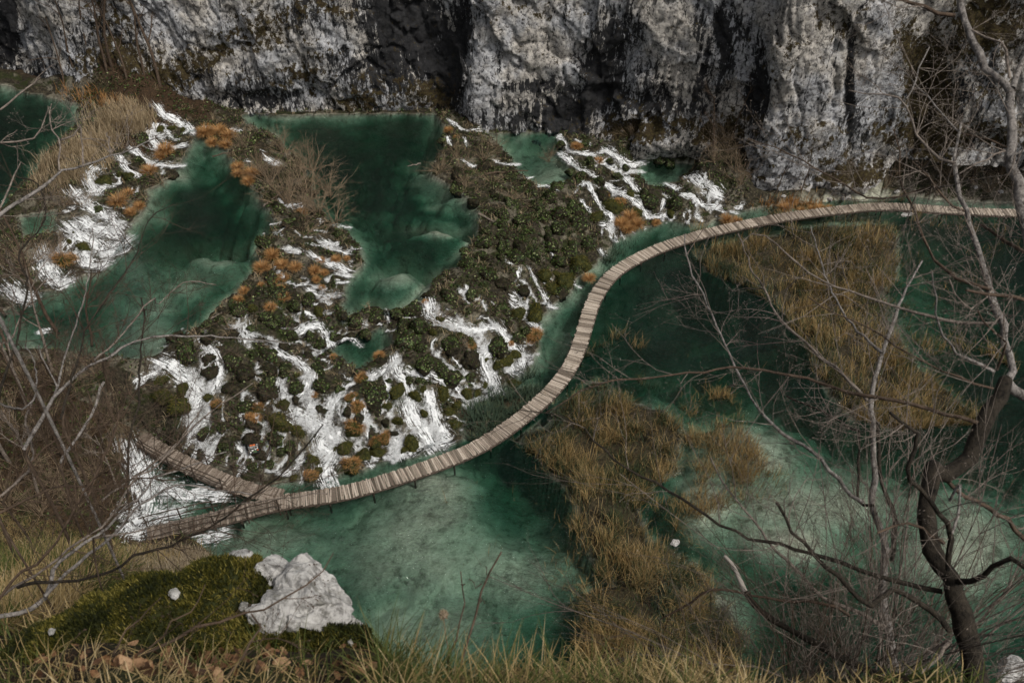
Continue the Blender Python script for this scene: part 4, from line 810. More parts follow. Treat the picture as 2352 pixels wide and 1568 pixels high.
for px, py, hm, v in [(370,420,1.6,3),(330,455,1.4,3),(280,470,1.5,2),(200,470,1.8,3),(150,470,2.0,1),(120,450,1.6,3),(60,620,2.5,1),(140,600,2.2,0),(100,590,2.0,3)]:
    PEND.append(('bare_bush', 'leafless grey-brown bush', 'on the left waterfall steps', 'bush', px, bush(px, py, hm, v, None)))
for px, py, hm, v in [(830,760,1.4,3),(1010,740,1.5,3),(760,690,1.3,3),(1060,790,1.2,3),(530,760,1.3,3)]:
    PEND.append(('bare_bush', 'dead spreading twig bush', 'around the small cascade basin', 'bush', px, bush(px, py, hm, v, None, M_TWIGD)))
for px, py, hm, v in [(1500,310,2.2,0),(1550,318,2.4,1),(1600,322,2.6,0),(1640,330,3.0,1),(1670,345,2.6,0),(1690,390,2.6,1),(1450,315,2.0,0),(1700,420,2.4,0),(1640,370,2.0,1),(1580,340,2.0,1)]:
    PEND.append(('bare_bush', 'dark leafless shrub', 'at the cliff foot beside the pale buttress', 'bush', px, bush(px, py, hm, v, None, M_TWIGD)))
for px, py, hm, v in [(2060,400,2.4,0),(2120,380,2.6,1),(2180,400,2.6,0),(2240,390,2.8,1),(2300,400,2.4,0),(2150,430,2.0,1),(2270,440,2.0,0),(2030,430,1.8,1),(2330,430,2.2,1),(2210,355,3.0,0)]:
    PEND.append(('bare_bush', 'dark leafless shrub', 'on the stony slope behind the far boardwalk', 'bush', px, bush(px, py, hm, v, None, M_TWIGD)))
TVR = [tree_variant(50 + k, 7.0, 3, .10, (5, 7), .015, (.45, .95), .42) for k in range(4)]
def tree(px, py, h, v, m=None, name='bare_tree', lean=(0, 0)):
    p = hit(px, py)[0]; root = obj(name, None, loc=tuple(p), rz=random.uniform(0, 6.3), sc=h / 7.0); root.rotation_euler[0] = lean[0]; root.rotation_euler[1] = lean[1]
    obj('trunk', TVR[v][0], m or M_TWIGD, root); obj('crown', TVR[v][1], m or M_TWIGD, root); return root
for i, (px, py, h, v) in enumerate([(205,150,8,0),(190,135,9,1),(245,165,10,2),(255,150,11,3),(270,110,9,0),(366,195,12,1),(330,170,9,2),(145,192,7,3),(290,180,8,1),(170,170,8,2)]):
    PEND.append(('bare_tree', 'slender leafless tree', 'on the wooded knoll under the left cliff', 'tree', px, tree(px, py, h, v, M_TWIG if px == 366 else None)))
for px, py, h, v in [(1640,360,6,0),(1600,340,5,1),(1680,330,6,2),(1555,330,5,3)]:
    PEND.append(('bare_tree', 'thin leafless sapling', 'at the cliff foot beside the pale buttress', 'tree', px, tree(px, py, h, v)))
for px, py, h, v in [(2040,420,6,1),(2090,400,6,2),(2160,380,7,3),(2230,420,6,0),(2310,380,7,1),(1840,440,4,2),(1780,445,4,0)]:
    PEND.append(('bare_tree', 'thin leafless sapling', 'on the stony slope behind the far boardwalk', 'tree', px, tree(px, py, h, v)))
p = hit(1150, 505)[0]; root = obj('bare_sapling', None, loc=tuple(p), sc=.36, label='small pale forked sapling on the right barrier by the emerald pool', cat='sapling'); obj('trunk', TVR[2][0], M_TWIG, root); obj('crown', TVR[2][1], M_TWIG, root)
# trees on the left bank
TVL = [tree_variant(70 + k, 8.0, 4, .11, (5, 7), .02, (.4, .9), .46, .12) for k in range(3)]
k = 0
for px, py, h in [(40,830,9),(120,850,8),(130,760,10),(210,790,7),(70,950,9),(180,960,8),(250,900,6),(20,1060,9),(150,1060,8),(240,1040,6),(90,1140,7),(-60,900,10),(-40,1120,10),(270,1120,5),(205,1130,6),(10,720,8)]:
    p = hit(px, py)[0]; root = obj('bare_tree', None, loc=tuple(p), rz=random.uniform(0, 6.3), sc=h / 8.0); root.rotation_euler[1] = random.uniform(-.1, .25); m = (M_TWIGD, M_TWIG, M_STEM)[k % 3]
    obj('trunk', TVL[k % 3][0], m, root); obj('crown', TVL[k % 3][1], m, root); k += 1
    PEND.append(('bare_tree', 'tangled leafless tree', 'on the left bank by the boardwalk end', 'tree', px, root))
for px, py, hm, v in [(60,880,2.6,0),(150,900,2.4,1),(220,860,2.2,0),(260,960,2.2,1),(100,1010,2.6,0),(200,1010,2.4,3),(30,980,2.6,1),(270,1060,2.0,0),(130,1120,2.4,1),(220,1090,2.2,0),(50,1080,2.6,3),(250,1170,2.0,3),(170,1170,2.2,0),(90,1180,2.4,1),(20,1160,2.4,0),(290,1000,1.6,1)]:
    PEND.append(('bare_bush', 'dense leafless thicket bush', 'on the left bank by the boardwalk end', 'bush', px, bush(px, py, hm, v, None, M_TWIGD if k % 2 else M_STEM))); k += 1

# undergrowth of the left bank: fallen leaves and brushwood nobody could count
r = np.random.default_rng(33); idx = np.where(IS_H & (BK > -10) & (X > -60) & (Y > 14))[0]; n = 26000; i = r.choice(idx, n); x = X[i] + r.uniform(-.14, .14, n); y = Y[i] + r.uniform(-.14, .14, n)
N = r.normal(0, .45, (n, 3)) + [.3, .1, 1.0]; N /= np.linalg.norm(N, axis=1, keepdims=True); mb = MB(); leaf_block(mb, np.stack([x, y, sample(GND, x, y) + r.uniform(0, .08, n)], 1), N, r.uniform(.04, .10, n), np.where(r.random(n) < .25, r.uniform(.45, .9, n), r.uniform(0, .34, n)), r)
obj('bank_litter', mb.mesh('bank_litter', False), M_LEAF, kind='stuff', label='fallen leaves and ground plants on the left bank', cat='leaf litter')
n = 6500; i = r.choice(idx, n); P0 = np.stack([X[i], Y[i], GND[i]], 1); d = r.normal(0, .8, (n, 3)); d[:, 2] = np.abs(d[:, 2]) * .9 + .15; d /= np.linalg.norm(d, axis=1, keepdims=True); ln = r.uniform(.4, 1.6, n)[:, None] * .9
P = np.stack([P0, P0 + d*ln*.35 + r.normal(0, .05, (n, 3)), P0 + d*ln*.7 + r.normal(0, .09, (n, 3)), P0 + d*ln + r.normal(0, .14, (n, 3))], 1); mb = MB(); tubes(mb, P, np.tile([.012, .010, .008, .005], (n, 1)) * r.uniform(.6, 1.3, (n, 1)), 3, r.random(n))
obj('brushwood', mb.mesh('brushwood'), M_STEM, kind='stuff', label='tangle of thin dead brushwood on the left bank', cat='brushwood')

# tufts of grass and hanging plants rooted in the cliff
r = np.random.default_rng(55); pm_ = np.where((CLIFF_V < 17) & (CLIFF_V > .3) & (CQX > -60) & (CQX < 2420) & (CQY > -40), np.clip(MOSS - .22, 0, 1) ** 1.2 + .03, 0); i = r.choice(len(pm_), 1500, p=pm_ / pm_.sum()); k_ = 9; i = np.repeat(i, k_); n = len(i)
P = CLIFF_P[i] + r.normal(0, .10, (n, 3)); mb = MB(); az_ = np.arctan2(CNY[i], CNX[i]) + r.normal(0, .8, n); blades(mb, P, az_, r.uniform(.3, 1.3, n), r.uniform(.2, .6, n), r.uniform(.012, .022, n), r.uniform(.6, 2.0, n), np.clip(r.beta(1.6, 2.2, n), 0, 1))
M_CTUFT = mat_blade('cliff_tuft', [(0, (.010,.010,.004)), (.4, (.035,.034,.012)), (.7, (.075,.055,.024)), (1, (.19,.125,.06))])
obj('cliff_tufts', mb.mesh('cliff_tufts', False), M_CTUFT, kind='stuff', label='small grass and moss tufts clinging to the far cliff', cat='grass')

r = np.random.default_rng(61); i = r.choice(idx_bar, 1300); i = np.repeat(i, 7); n = len(i); x = X[i] + r.normal(0, .12, n); y = Y[i] + r.normal(0, .12, n); mb = MB()
blades(mb, np.stack([x, y, sample(VAL, x, y)], 1), r.uniform(0, 6.28, n), r.uniform(.1, 1.0, n), r.uniform(.25, .8, n), .014, r.uniform(.4, 1.8, n), r.beta(1.5, 2, n)); obj('dead_grass', mb.mesh('dead_grass', False), M_TAN, kind='stuff', label='dead grass blades strewn between the hummocks of the barriers', cat='grass')
# ------------------------------------------------------------------ foreground: slope grass, mossy boulder, leaves
q1, q2, q3, q4, c6, c8, l5 = cr(1950,0,.3295), cr(1950,516.8,.3295), cr(1950,1051.4,.3295), cr(1550.3,1051.4,.3295), cr(1548,516.8,.3418), cr(775.2,1033.6,.3418), cr(0,574.2,.3663)
c1, c7 = cA, cK7
def mat_white_rock():
    s = NT('white_limestone'); p = s.pos(); n = s.noise(p, 9, 7, .7); m = s.noise(p, 30, 5, .65); v = s.n('TexVoronoi', {'Vector': p, 'Scale': 5.0}, feature='DISTANCE_TO_EDGE').outputs[0]
    c = s.ramp(s.math('ADD', s.math('MULTIPLY', n, .6), s.math('MULTIPLY', m, .4)), [(.34, (.05,.048,.043)), (.42, (.24,.232,.22)), (.50, (.44,.428,.412)), (.66, (.60,.585,.565))])
    c = s.mix(s.math('MULTIPLY', s.step(s.noise(p, 5.5, 7, .7), .53, .62), .75), c, (.13,.125,.105)); c = s.mix(s.math('MULTIPLY', s.math('SUBTRACT', 1.0, s.step(v, .0, .04)), .4), c, (.14,.135,.12))
    return s.end(s.bsdf(c, .9, s.bump(s.math('ADD', n, s.math('MULTIPLY', m, .7)), 1.0, .035), .2))
M_ROCK = mat_white_rock()
def rock_mesh(name, seed, scl, ang=.35, sub=None):
    V, T = (IV5, IT5) if sub is None else sub; V = V.copy(); o = seed * 7.31; r = np.random.default_rng(seed)
    nn = r.normal(0, 1, (30, 3)); nn /= np.linalg.norm(nn, axis=1, keepdims=True); off = r.uniform(.58, .86, 30)
    for a, b in zip(nn, off): dpl = V @ a; V = V - np.where(dpl > b, (dpl - b) * .97, 0)[:, None] * a
    rg = (1 - np.abs(fbm(V[:, 0]*1.6+o, V[:, 1]*1.6, V[:, 2]*1.6, 3, .5))) ** 3; f2 = fbm(V[:, 0]*4.2, V[:, 1]*4.2+o, V[:, 2]*4.2, 4, .6)
    k = .97 - ang * .22 * rg + ang * .085 * f2 + ang * .10 * np.floor(2.5 * fbm(V[:, 0]*2.4+o, V[:, 1]*2.4, V[:, 2]*2.4, 2)) / 2.5
    V = V * k[:, None] * np.array(scl); return mesh(name, V, T, {'rnd': np.zeros(len(V))}, False), V, T
PXM = lambda px, dep: px * dep / F
near = lambda px, py: (hit(px, py)[0] - CAM) @ FW
DB = float(near(560, 1480)); base = at_depth(560, 1480, DB)
boul = obj('mossy_boulder', None, loc=tuple(base), label='white limestone boulder with a long moss-covered shoulder at the lower left', cat='boulder')
for k, (px, py, dk, rx, ry, rz_, ty, tz) in enumerate([(700,1362,1.0,112,100,78,.55,.2),(628,1336,1.02,84,80,60,.1,.9),(650,1400,.965,64,60,62,.3,.4),(596,1412,.955,40,36,42,-.1,.3),(738,1412,.985,76,70,60,.7,1.2),(782,1440,1.0,62,60,44,.8,.1),(545,1292,1.03,52,44,20,-.25,.5),(812,1478,1.0,36,34,30,.8,.7),(690,1308,1.03,58,56,40,.4,1.4),(672,1436,.95,22,20,34,.2,.2)]):
    me, V, T = rock_mesh('limestone', 31 + k, (PXM(rx * 1.12, DB), PXM(ry * 1.1, DB), PXM(rz_ * 1.12, DB)), .5, (IV5, IT5) if rx > 60 else (IV4, IT4)); o = obj('limestone', me, M_ROCK, boul, loc=tuple(at_depth(px, py, DB * dk) - base)); o.rotation_euler = (0, ty, tz)
mm = MB(); tuft = MB(); rs = np.random.default_rng(5)
for px, py, dk, rx, ry, rz_, tilt in [(470,1395,1.0,150,120,72,.30),(330,1428,.99,150,120,72,.42),(200,1475,.98,130,110,60,.45),(90,1520,.97,110,100,46,.40),(575,1340,1.02,66,60,44,-.2),(795,1508,.965,80,70,44,-.75),(690,1502,.955,110,70,40,-.3),(842,1520,.965,44,50,30,-.6),(590,1462,.96,90,70,44,.1),(560,1500,.95,120,70,30,.2)]:
    V = IV4.copy(); V *= (1 + .16 * fbm(V[:, 0]*2.2+px, V[:, 1]*2.2, V[:, 2]*2.2, 4))[:, None]; V = V * np.array([PXM(rx, DB), PXM(ry, DB), PXM(rz_, DB)])
    c, s = math.cos(tilt), math.sin(tilt); V = np.stack([V[:, 0]*c - V[:, 2]*-s*-1, V[:, 1], V[:, 0]*s + V[:, 2]*c], 1) + (at_depth(px, py, DB * dk) - base)
    mm.add(V, T=IT4); nb_ = int(rx * 16); P, N = on_top(V, IT4, nb_, -9, rs)
    for j in range(4):
        k = len(P); blades(tuft, P + rs.normal(0, .005, P.shape), np.arctan2(N[:, 1], N[:, 0]) + rs.normal(0, 1.0, k), np.arccos(np.clip(N[:, 2], -.2, 1)) * .7 + rs.normal(0, .35, k), rs.uniform(.012, .038, k), rs.uniform(.0022, .0046, k), rs.uniform(-.3, .8, k), np.clip(rs.normal(.52, .24, k) + .9 * fbm(P[:, 0]*7, P[:, 1]*7, P[:, 2]*7, 2) * .5, 0, 1), 2)
obj('moss_shoulder', mm.mesh('moss_shoulder'), M_MOSS, boul); obj('moss_tufts', tuft.mesh('moss_tufts', False), M_MOSSB, boul, kind='stuff')
ROCK_V = [rock_mesh('stone', 20 + k, (1, .85, .7), .5, (IV4, IT4))[0] for k in range(4)]
def stone(px, py, rpx, dep, label, k=0, sc=(1, 1, 1), name='limestone_stone', cat='stone', tilt=0.0):
    p = at_depth(px, py, dep); r = PXM(rpx, dep); o = obj(name, ROCK_V[k], M_ROCK, loc=tuple(p), rz=random.uniform(0, 6), sc=(r*sc[0], r*sc[1], r*sc[2]), label=label, cat=cat); o.rotation_euler[0] = tilt; return o
stone(398, 1362, 20, DB * .955, 'small white stone bedded in the moss left of the boulder crown', 0)
stone(628, 1538, 40, DB * .93, 'flat pale stone lying in grass below the white boulder', 1, (1, .8, .7))
stone(845, 1492, 30, DB * .99, 'pale stone slab leaning at the right foot of the boulder', 2, (.8, .8, 1.2), tilt=.5)
stone(560, 1392, 16, DB * .95, 'little white stone beside the boulder crown', 3)
stone(805, 1475, 14, DB * .95, 'white splinter of stone under the boulder crown', 1, (.6, .6, 1.8))
stone(118, 1448, 12, DB * .93, 'tiny white stone at the low end of the moss', 2)
stone(2325, 1545, 74, float(near(2325, 1560)), 'rough grey limestone block at the lower right corner', 0, (1, .8, 1.0), 'limestone_block', 'boulder')
for px, py, r, k, lb in [(1550,1247,15,1,'larger white stone among the reeds by the sandy shallows'),(1462,1266,9,2,'small white stone amid dark green sedge in the reeds'),(1480,1300,8,0,'pale pebble-like stone deep in the green sedge')]:
    q = hit(px, py)[0]; stone(px, py, r, float((q - CAM) @ FW), lb, k)
q = hit(2085, 496)[0]; o = stone(2088, 490, 24, float((q - CAM) @ FW), 'long pale rock slab beside the far boardwalk', 1, (1.2, .6, .45), 'rock_slab', 'rock'); o.rotation_euler[2] = .5
for px, py, r, k in [(2120,350,14,0),(2200,362,10,1),(2275,352,16,2),(2060,440,9,3),(2240,430,8,0),(2330,370,12,1),(2160,405,8,2),(1985,440,10,3),(1800,450,8,1),(2300,440,9,2)]:
    q = hit(px, py)[0]; o = stone(px, py, r, float((q - CAM) @ FW), None, k, name='scree_rock', cat='rock'); PEND.append(('scree_rock', 'grey limestone rock', 'on the stony slope behind the far boardwalk', 'rock', px, o))
straw = lambda r, n, cl: np.where(r.random(n) < .45 + .7 * cl, r.uniform(0, .3, n), r.beta(1.6, 2, n) * .68 + .3)
veg('slope_grass', [([(860,1478),(1000,1486),(1150,1498),(1400,1500),(1560,1540),(1740,1580),(1740,1680),(860,1680)], 6000)], M_GRASS, .12, .36, .0023, .7, 1.5, straw, 'tall straw and green grass along the bottom edge', 'grass', far=False, thin=False, clump=2.0, seed=11)
veg('slope_grass', [([(1700,1556),(2000,1566),(2352,1540),(2352,1660),(1700,1660)], 2600)], M_GRASS, .06, .2, .0035, .9, 1.5, straw, 'short dry grass and litter under the right-hand trees', 'grass', far=False, thin=False, clump=2.0, seed=14)
veg('slope_grass', [([(0,1180),(120,1200),(300,1262),(420,1290),(300,1340),(160,1400),(0,1460)], 15000)], M_GRASS, .18, .5, .0058, .8, 1.6, straw, 'matted green and straw grass on the left slope', 'grass', far=False, thin=False, clump=1.2, seed=12)
veg('slope_grass', [([(0,1400),(120,1470),(420,1500),(700,1520),(900,1520),(900,1640),(0,1640)], 1700)], M_GRASS, .06, .22, .0022, .9, 1.6, straw, 'thin wispy grass growing through dead leaves below the boulder', 'grass', far=False, thin=False, clump=2.0, seed=15)
veg('grey_grass', [([(300,1260),(420,1262),(560,1276),(560,1310),(420,1330),(300,1345)], 4200)], M_GREY, .15, .42, .005, .5, .8, lambda r, n, cl: r.beta(2, 2, n), 'dry grey-brown grass standing behind the boulder', 'grass', far=False, thin=False, clump=1.0, seed=13)
r = np.random.default_rng(19); n = 14000; a_ = r.uniform(-1.1, 1.1, n); d_ = r.uniform(3.4, 16, n); x = d_ * np.sin(a_); y = d_ * np.cos(a_); ok = sample(BK, x, y) < sample(HZ, x, y) + .01; x, y, d_ = x[ok], y[ok], d_[ok]; n = len(x); mb = MB(); cl = fbm(x * 1.2, y * 1.2, 3, 3)
blades(mb, np.stack([x, y, sample(GND, x, y) - .04], 1), r.uniform(0, 6.28, n), r.uniform(0, .9, n), r.uniform(.12, .38, n), .003 + .0003 * d_, r.uniform(.3, 1.6, n), np.clip(straw(r, n, cl), 0, 1)); obj('steep_slope_grass', mb.mesh('steep_slope_grass', False), M_GRASS, kind='stuff', label='thin grass over the steep slope below the viewpoint', cat='grass')
# dead leaves: each one a piece of the slope
def mat_dead():
    s = NT('dead_leaf'); r = s.n('ObjectInfo').outputs['Random']; c = s.ramp(r, [(0, (.035,.017,.008)), (.4, (.11,.052,.023)), (.8, (.20,.105,.050)), (1, (.30,.19,.105))])
    c = s.mix(s.step(s.noise(s.pos(), 60, 4, .6), .5, .65), c, s.mix(1.0, c, (.5,.45,.4), 'MULTIPLY')); return s.end(s.bsdf(c, .7))
M_DEAD = mat_dead(); LV = []
for k in range(4):
    r = random.Random(k); n = 7; V = []; 
    for i in range(n):
        t = i / (n - 1); wd = .30 * math.sin(math.pi * min(max(t, .04), .97)) ** .7 * r.uniform(.8, 1.1); z = .28 * (t - .5) ** 2 * r.uniform(.4, 2.5)
        V += [(t - .5, -wd, z + .22 * wd * r.uniform(.2, 1.4)), (t - .5, 0, z - .03), (t - .5, wd, z + .22 * wd * r.uniform(.2, 1.4))]
    LV.append(mesh('dead_leaf', np.array(V), grid_faces(3, n)))
rl = np.random.default_rng(9)
for poly, n, s0, s1 in [([(300,1430),(560,1440),(720,1500),(700,1568),(300,1568)], 120, .05, .10), ([(800,1490),(900,1530),(880,1568),(760,1568)], 26, .04, .08), ([(0,1240),(160,1270),(200,1400),(0,1440)], 70, .05, .10), ([(60,1480),(300,1500),(300,1568),(60,1568)], 30, .04, .08)]:
    q = in_px(poly, n, rl); P = hit(q[:, 0], q[:, 1])
    for p in P:
        z = float(hill_z(np.array([p[0]]), np.array([p[1]]))[0]); o = obj('dead_leaf', LV[rl.integers(4)], M_DEAD, hillside, loc=(p[0], p[1], z + rl.uniform(.02, .07)), rz=rl.uniform(0, 6.3), sc=rl.uniform(s0, s1) * .85); o.rotation_euler[0] = rl.normal(.5, .5); o.rotation_euler[1] = rl.normal(0, .5)

# ------------------------------------------------------------------ traced foreground trees
def trace(pts, d0, d1, seed):
    r = np.random.default_rng(seed); n = len(pts); dep = np.linspace(d0, d1, n); P = np.array([at_depth(x, y, d) for (x, y), d in zip(pts, dep)])
    m = max(6, int(np.linalg.norm(np.diff(P, axis=0), axis=1).sum() / .09)); L = smooth_line(P, m); L[1:-1] += r.normal(0, .006, (m - 2, 3)); return L
def stem(root, name, pts, d0, d1, r0, r1, m, seed, sides=7):
    L = trace(pts, d0, d1, seed); R = np.linspace(r0 * d0 / F, r1 * d1 / F, len(L)); nz = 1 + .17 * fbm(np.arange(len(L)) * .6, seed * 1.7, 0, 2); b = MB(); e = L[-1] - L[-2]; e /= np.linalg.norm(e); RR = R * nz; q = RR[-1]
    tubes(b, np.vstack([L, L[-1] + e * q * .5, L[-1] + e * q * .9, L[-1] + e * q])[None], np.concatenate([RR, [q * .85, q * .4, q * .02]])[None], sides); obj(name, b.mesh(name), m, root); return L, R
ROOTED = []
def root_down(root, lines, m, rr=.006, lim=.14):
    """carry stems that start in the open down to the slope they grow from"""
    for k, (L, R) in enumerate(lines):
        p = L[0]; g = float(sample(GND, p[0], p[1]))
        if any(np.min(np.linalg.norm(Lo - p, axis=1)) < lim for j, (Lo, _) in enumerate(lines) if j != k) or p[2] < g + .05: continue
        h = p[2] - g; rs = np.random.default_rng(k); q = np.array([p[0] + rs.normal(0, .08), p[1] - .12 * min(h, 2), 0]); q[2] = float(sample(GND, q[0], q[1])) - .15
        Q = smooth_line(np.array([q, (p + q) / 2 + rs.normal(0, .04, 3), p + (p - L[1]) * .2, L[1]]), 10); b = MB(); tubes(b, Q[None], np.linspace(R[0] * .85, R[0], 10)[None], 7); obj('trunk_base', b.mesh('trunk_base'), m, root)
def twigs(root, lines, m, seed, dens=5.0, ln=(.25, .75), rad_=.0042, depth=2, kids=(2, 4)):
    """side shoots with buds along traced stems"""
    rs = np.random.default_rng(seed); out = {}
    for L, R in lines:
        tot = np.linalg.norm(np.diff(L, axis=0), axis=1).sum(); n = rs.poisson(tot * dens)
        for _ in range(n):
            i = rs.integers(int(len(L) * .12), len(L) - 1); tg = L[i+1] - L[i]; tg /= np.linalg.norm(tg); v = rs.normal(0, 1, 3); v -= (v @ tg) * tg; v /= np.linalg.norm(v); a = rs.uniform(.5, 1.1)
            grow(rs, L[i], tg * math.cos(a) + v * math.sin(a), rs.uniform(*ln), min(rad_, R[i] * .6) * rs.uniform(.7, 1.25), depth, out, 6, .16, .03, kids, (.5, 1.0), .5, .2, .72)
    mb = MB()
    for (d, n), lst in out.items():
        P = np.array([a for a, _ in lst]); R = np.array([b for _, b in lst]); tubes(mb, P, R, 4 if d == depth else 3, rs.random(len(lst)))
        e = P[:, -1] - P[:, -2]; e /= np.linalg.norm(e, axis=1, keepdims=True) + 1e-9; ls = .012
        B = np.stack([P[:, -1], P[:, -1] + e*ls*.45, P[:, -1] + e*ls], 1); tubes(mb, B, np.tile([.0012, .0030, .0004], (len(B), 1)), 4, rs.random(len(lst)))
    obj('twigs', mb.mesh('twigs'), m, root, kind='stuff')
D1 = 5.0
g0 = at_depth(2262, 1620, D1); gz = float(sample(GND, g0[0], g0[1]))
t1 = obj('bare_tree', None, label='crooked leafless tree with dark mossy trunk filling the right edge', cat='tree'); ls = []
trunk = [(2262,1640)] + q3([(900,1568),(850,1350),(790,1100),(740,950),(700,800),(640,720),(560,600),(525,400),(560,200),(590,70)])
ls0 = [stem(t1, 'trunk', trunk, D1, D1*1.02, 27, 19, M_BARKD, 1, 12)]
ls0 += [stem(t1, 'limb', q3([(580,90),(640,90),(720,120),(800,60),(850,0)]) + q2([(950,1350),(1050,1200),(1090,1090)]), D1*1.02, D1*1.04, 20, 16, M_BARKD, 2, 10)]
ls0 += [stem(t1, 'limb', q2([(1090,1100),(1130,960),(1100,820),(1050,650),(980,450),(930,300),(890,150),(850,30)]) + q1([(800,1400),(760,1250),(735,1140),(745,1050),(775,930),(782,860)]), D1*1.04, D1*1.15, 10, 3, M_BARKL, 3)]
ls0 += [stem(t1, 'limb', q2([(1090,1090),(1180,1180),(1280,1150),(1330,900),(1310,500),(1250,100)]) + q1([(1215,1500),(1170,1250),(1120,1150),(1130,1000),(1130,850),(1130,700),(1140,620),(1050,560),(940,450),(860,260),(800,120),(775,-30)]), D1*1.04, D1*1.2, 15, 8, M_BARKL, 4, 9)]
ls0 += [stem(t1, 'limb', q1([(1140,620),(1170,520),(1225,400),(1300,250)]), D1*1.15, D1*1.2, 8, 5, M_BARKL, 5)]
BR = [(q3([(650,930),(500,905),(350,870),(180,820),(0,760)]) + q4([(1100,720),(1000,670),(900,650),(700,580),(550,570),(400,510),(230,410),(100,320),(0,260)]) + c8([(2050,170),(1850,50)]) + cE([(1650,1370),(1530,1290),(1400,1260),(1210,1240)]), 1.02, 1.15, 7.5, 1.6),
 (q3([(700,1200),(600,1080),(470,1010),(320,920),(230,980),(130,1020),(0,890)]) + q4([(1100,790),(950,660),(800,470),(710,310)]), 1.0, .9, 8.5, 4.5),
 (q2([(900,1380),(640,1300),(420,1240),(160,1195),(0,1165)]) + c6([(900,1040),(470,960),(0,1010)]) + cE([(1750,1065),(1400,1260)]), 1.03, 1.2, 6, 1.8),
 (q2([(980,450),(740,370),(620,270),(550,170),(480,0)]) + q1([(460,1470),(350,1240),(345,1060),(310,900)]), 1.06, 1.2, 5.5, 2),
 (q2([(1030,685),(850,690),(620,655),(420,590),(200,530),(0,465)]) + c6([(1000,380),(850,270),(660,100),(520,60)]), 1.05, 1.2, 5, 1.6),
 (q2([(1010,1020),(820,930),(700,840),(620,690),(600,500),(580,330)]), 1.04, .92, 5, 1.6), (q2([(1010,1140),(870,1100),(620,1000),(420,900),(270,790),(150,720),(0,650)]) + c6([(1000,560),(900,480)]), 1.03, 1.1, 3.6, 1.6),
 (q3([(760,860),(850,850),(950,820),(1080,690),(1240,770)]), 1.0, .92, 9, 8), (q1([(740,1140),(640,1120),(550,1050),(450,890),(400,740),(325,655),(160,655),(0,630)]), 1.12, 1.2, 4, 1.5), (q1([(400,690),(460,590),(490,470),(560,330)]), 1.18, 1.22, 2.4, 2),
 (q1([(800,1470),(690,1400),(600,1290),(540,1210),(440,1125)]), 1.1, 1.02, 4, 2), (q1([(740,110),(620,95),(480,30),(390,0),(200,-40)]), 1.18, 1.2, 6, 3.5), (q1([(855,210),(950,265),(1070,290),(1100,380),(1120,540)]), 1.18, 1.14, 3, 4.5),
 (q1([(780,935),(690,840),(580,710),(470,590),(350,470),(240,370)]), 1.14, 1.25, 2.6, 1.2), (q1([(640,1310),(550,1305),(400,1360),(160,1390),(0,1310)]) + cC([(850,1070),(500,935)]), 1.06, 1.2, 3.2, 1.4), (q1([(1100,1030),(990,980),(880,950),(790,930)]), 1.1, 1.13, 3.2, 2),
 (q1([(1090,1050),(900,1130),(770,1210)]), 1.1, 1.1, 2.4, 2), (q1([(1220,1040),(1150,1080),(1130,1130)]), 1.1, 1.1, 3, 4), (q2([(1220,190),(1050,90),(920,0)]), 1.1, 1.15, 5, 4), (q2([(1220,520),(1000,480),(820,455)]), .95, .9, 5.5, 4), (q2([(1000,450),(850,590),(700,380)]), .98, .9, 2.5, 2),
 (q3([(690,780),(700,600),(710,480),(600,350),(500,210),(380,90)]) + q2([(500,1500),(290,1310)]), .95, .88, 8, 4.5), (q3([(640,80),(750,230),(900,310),(1080,420),(1220,560)]), 1.02, 1.1, 6, 7), (q3([(660,590),(520,510),(390,450),(200,520)]), .97, .85, 5, 3),
 (q3([(700,1280),(600,1400),(480,1568)]), .96, .9, 6, 5), (q3([(700,300),(760,130),(740,430),(720,520)]), .95, .93, 4, 4), (q2([(1030,1010),(1090,840),(960,690),(900,600)]), .98, .9, 3.5, 2.5)]
for k, (pts, a, b, r0, r1) in enumerate(BR): ls.append(stem(t1, 'branch', pts, D1 * a, D1 * b, r0 * .85, r1 * .8, (M_TWIG, M_BARKL, M_TWIGD, M_STEM)[k % 4] if r0 < 7 else M_BARKD, 30 + k, 6))
root_down(t1, ls0[:1], M_BARKD); twigs(t1, ls + ls0[2:], M_TWIG, 3, 9.0, (.2, .75), .0030)
t2 = obj('bare_tree', None, label='thin silver-barked leafless tree just left of the crooked right-hand tree', cat='tree'); D2 = 6.6; l2 = []
def ground_pt(px, py, d): p = at_depth(px, py, d); return p
l2.append(stem(t2, 'trunk', [(2085,1900),(2078,1700)] + q3([(360,1568),(310,1400),(280,1250),(250,1050),(240,850),(255,600),(200,450),(165,330),(180,50)]) + q2([(170,1450),(150,1200),(190,1020),(280,770),(345,570),(410,420),(510,250)]), D2*.98, D2*1.1, 15, 2.2, M_BARKL, 60, 8))
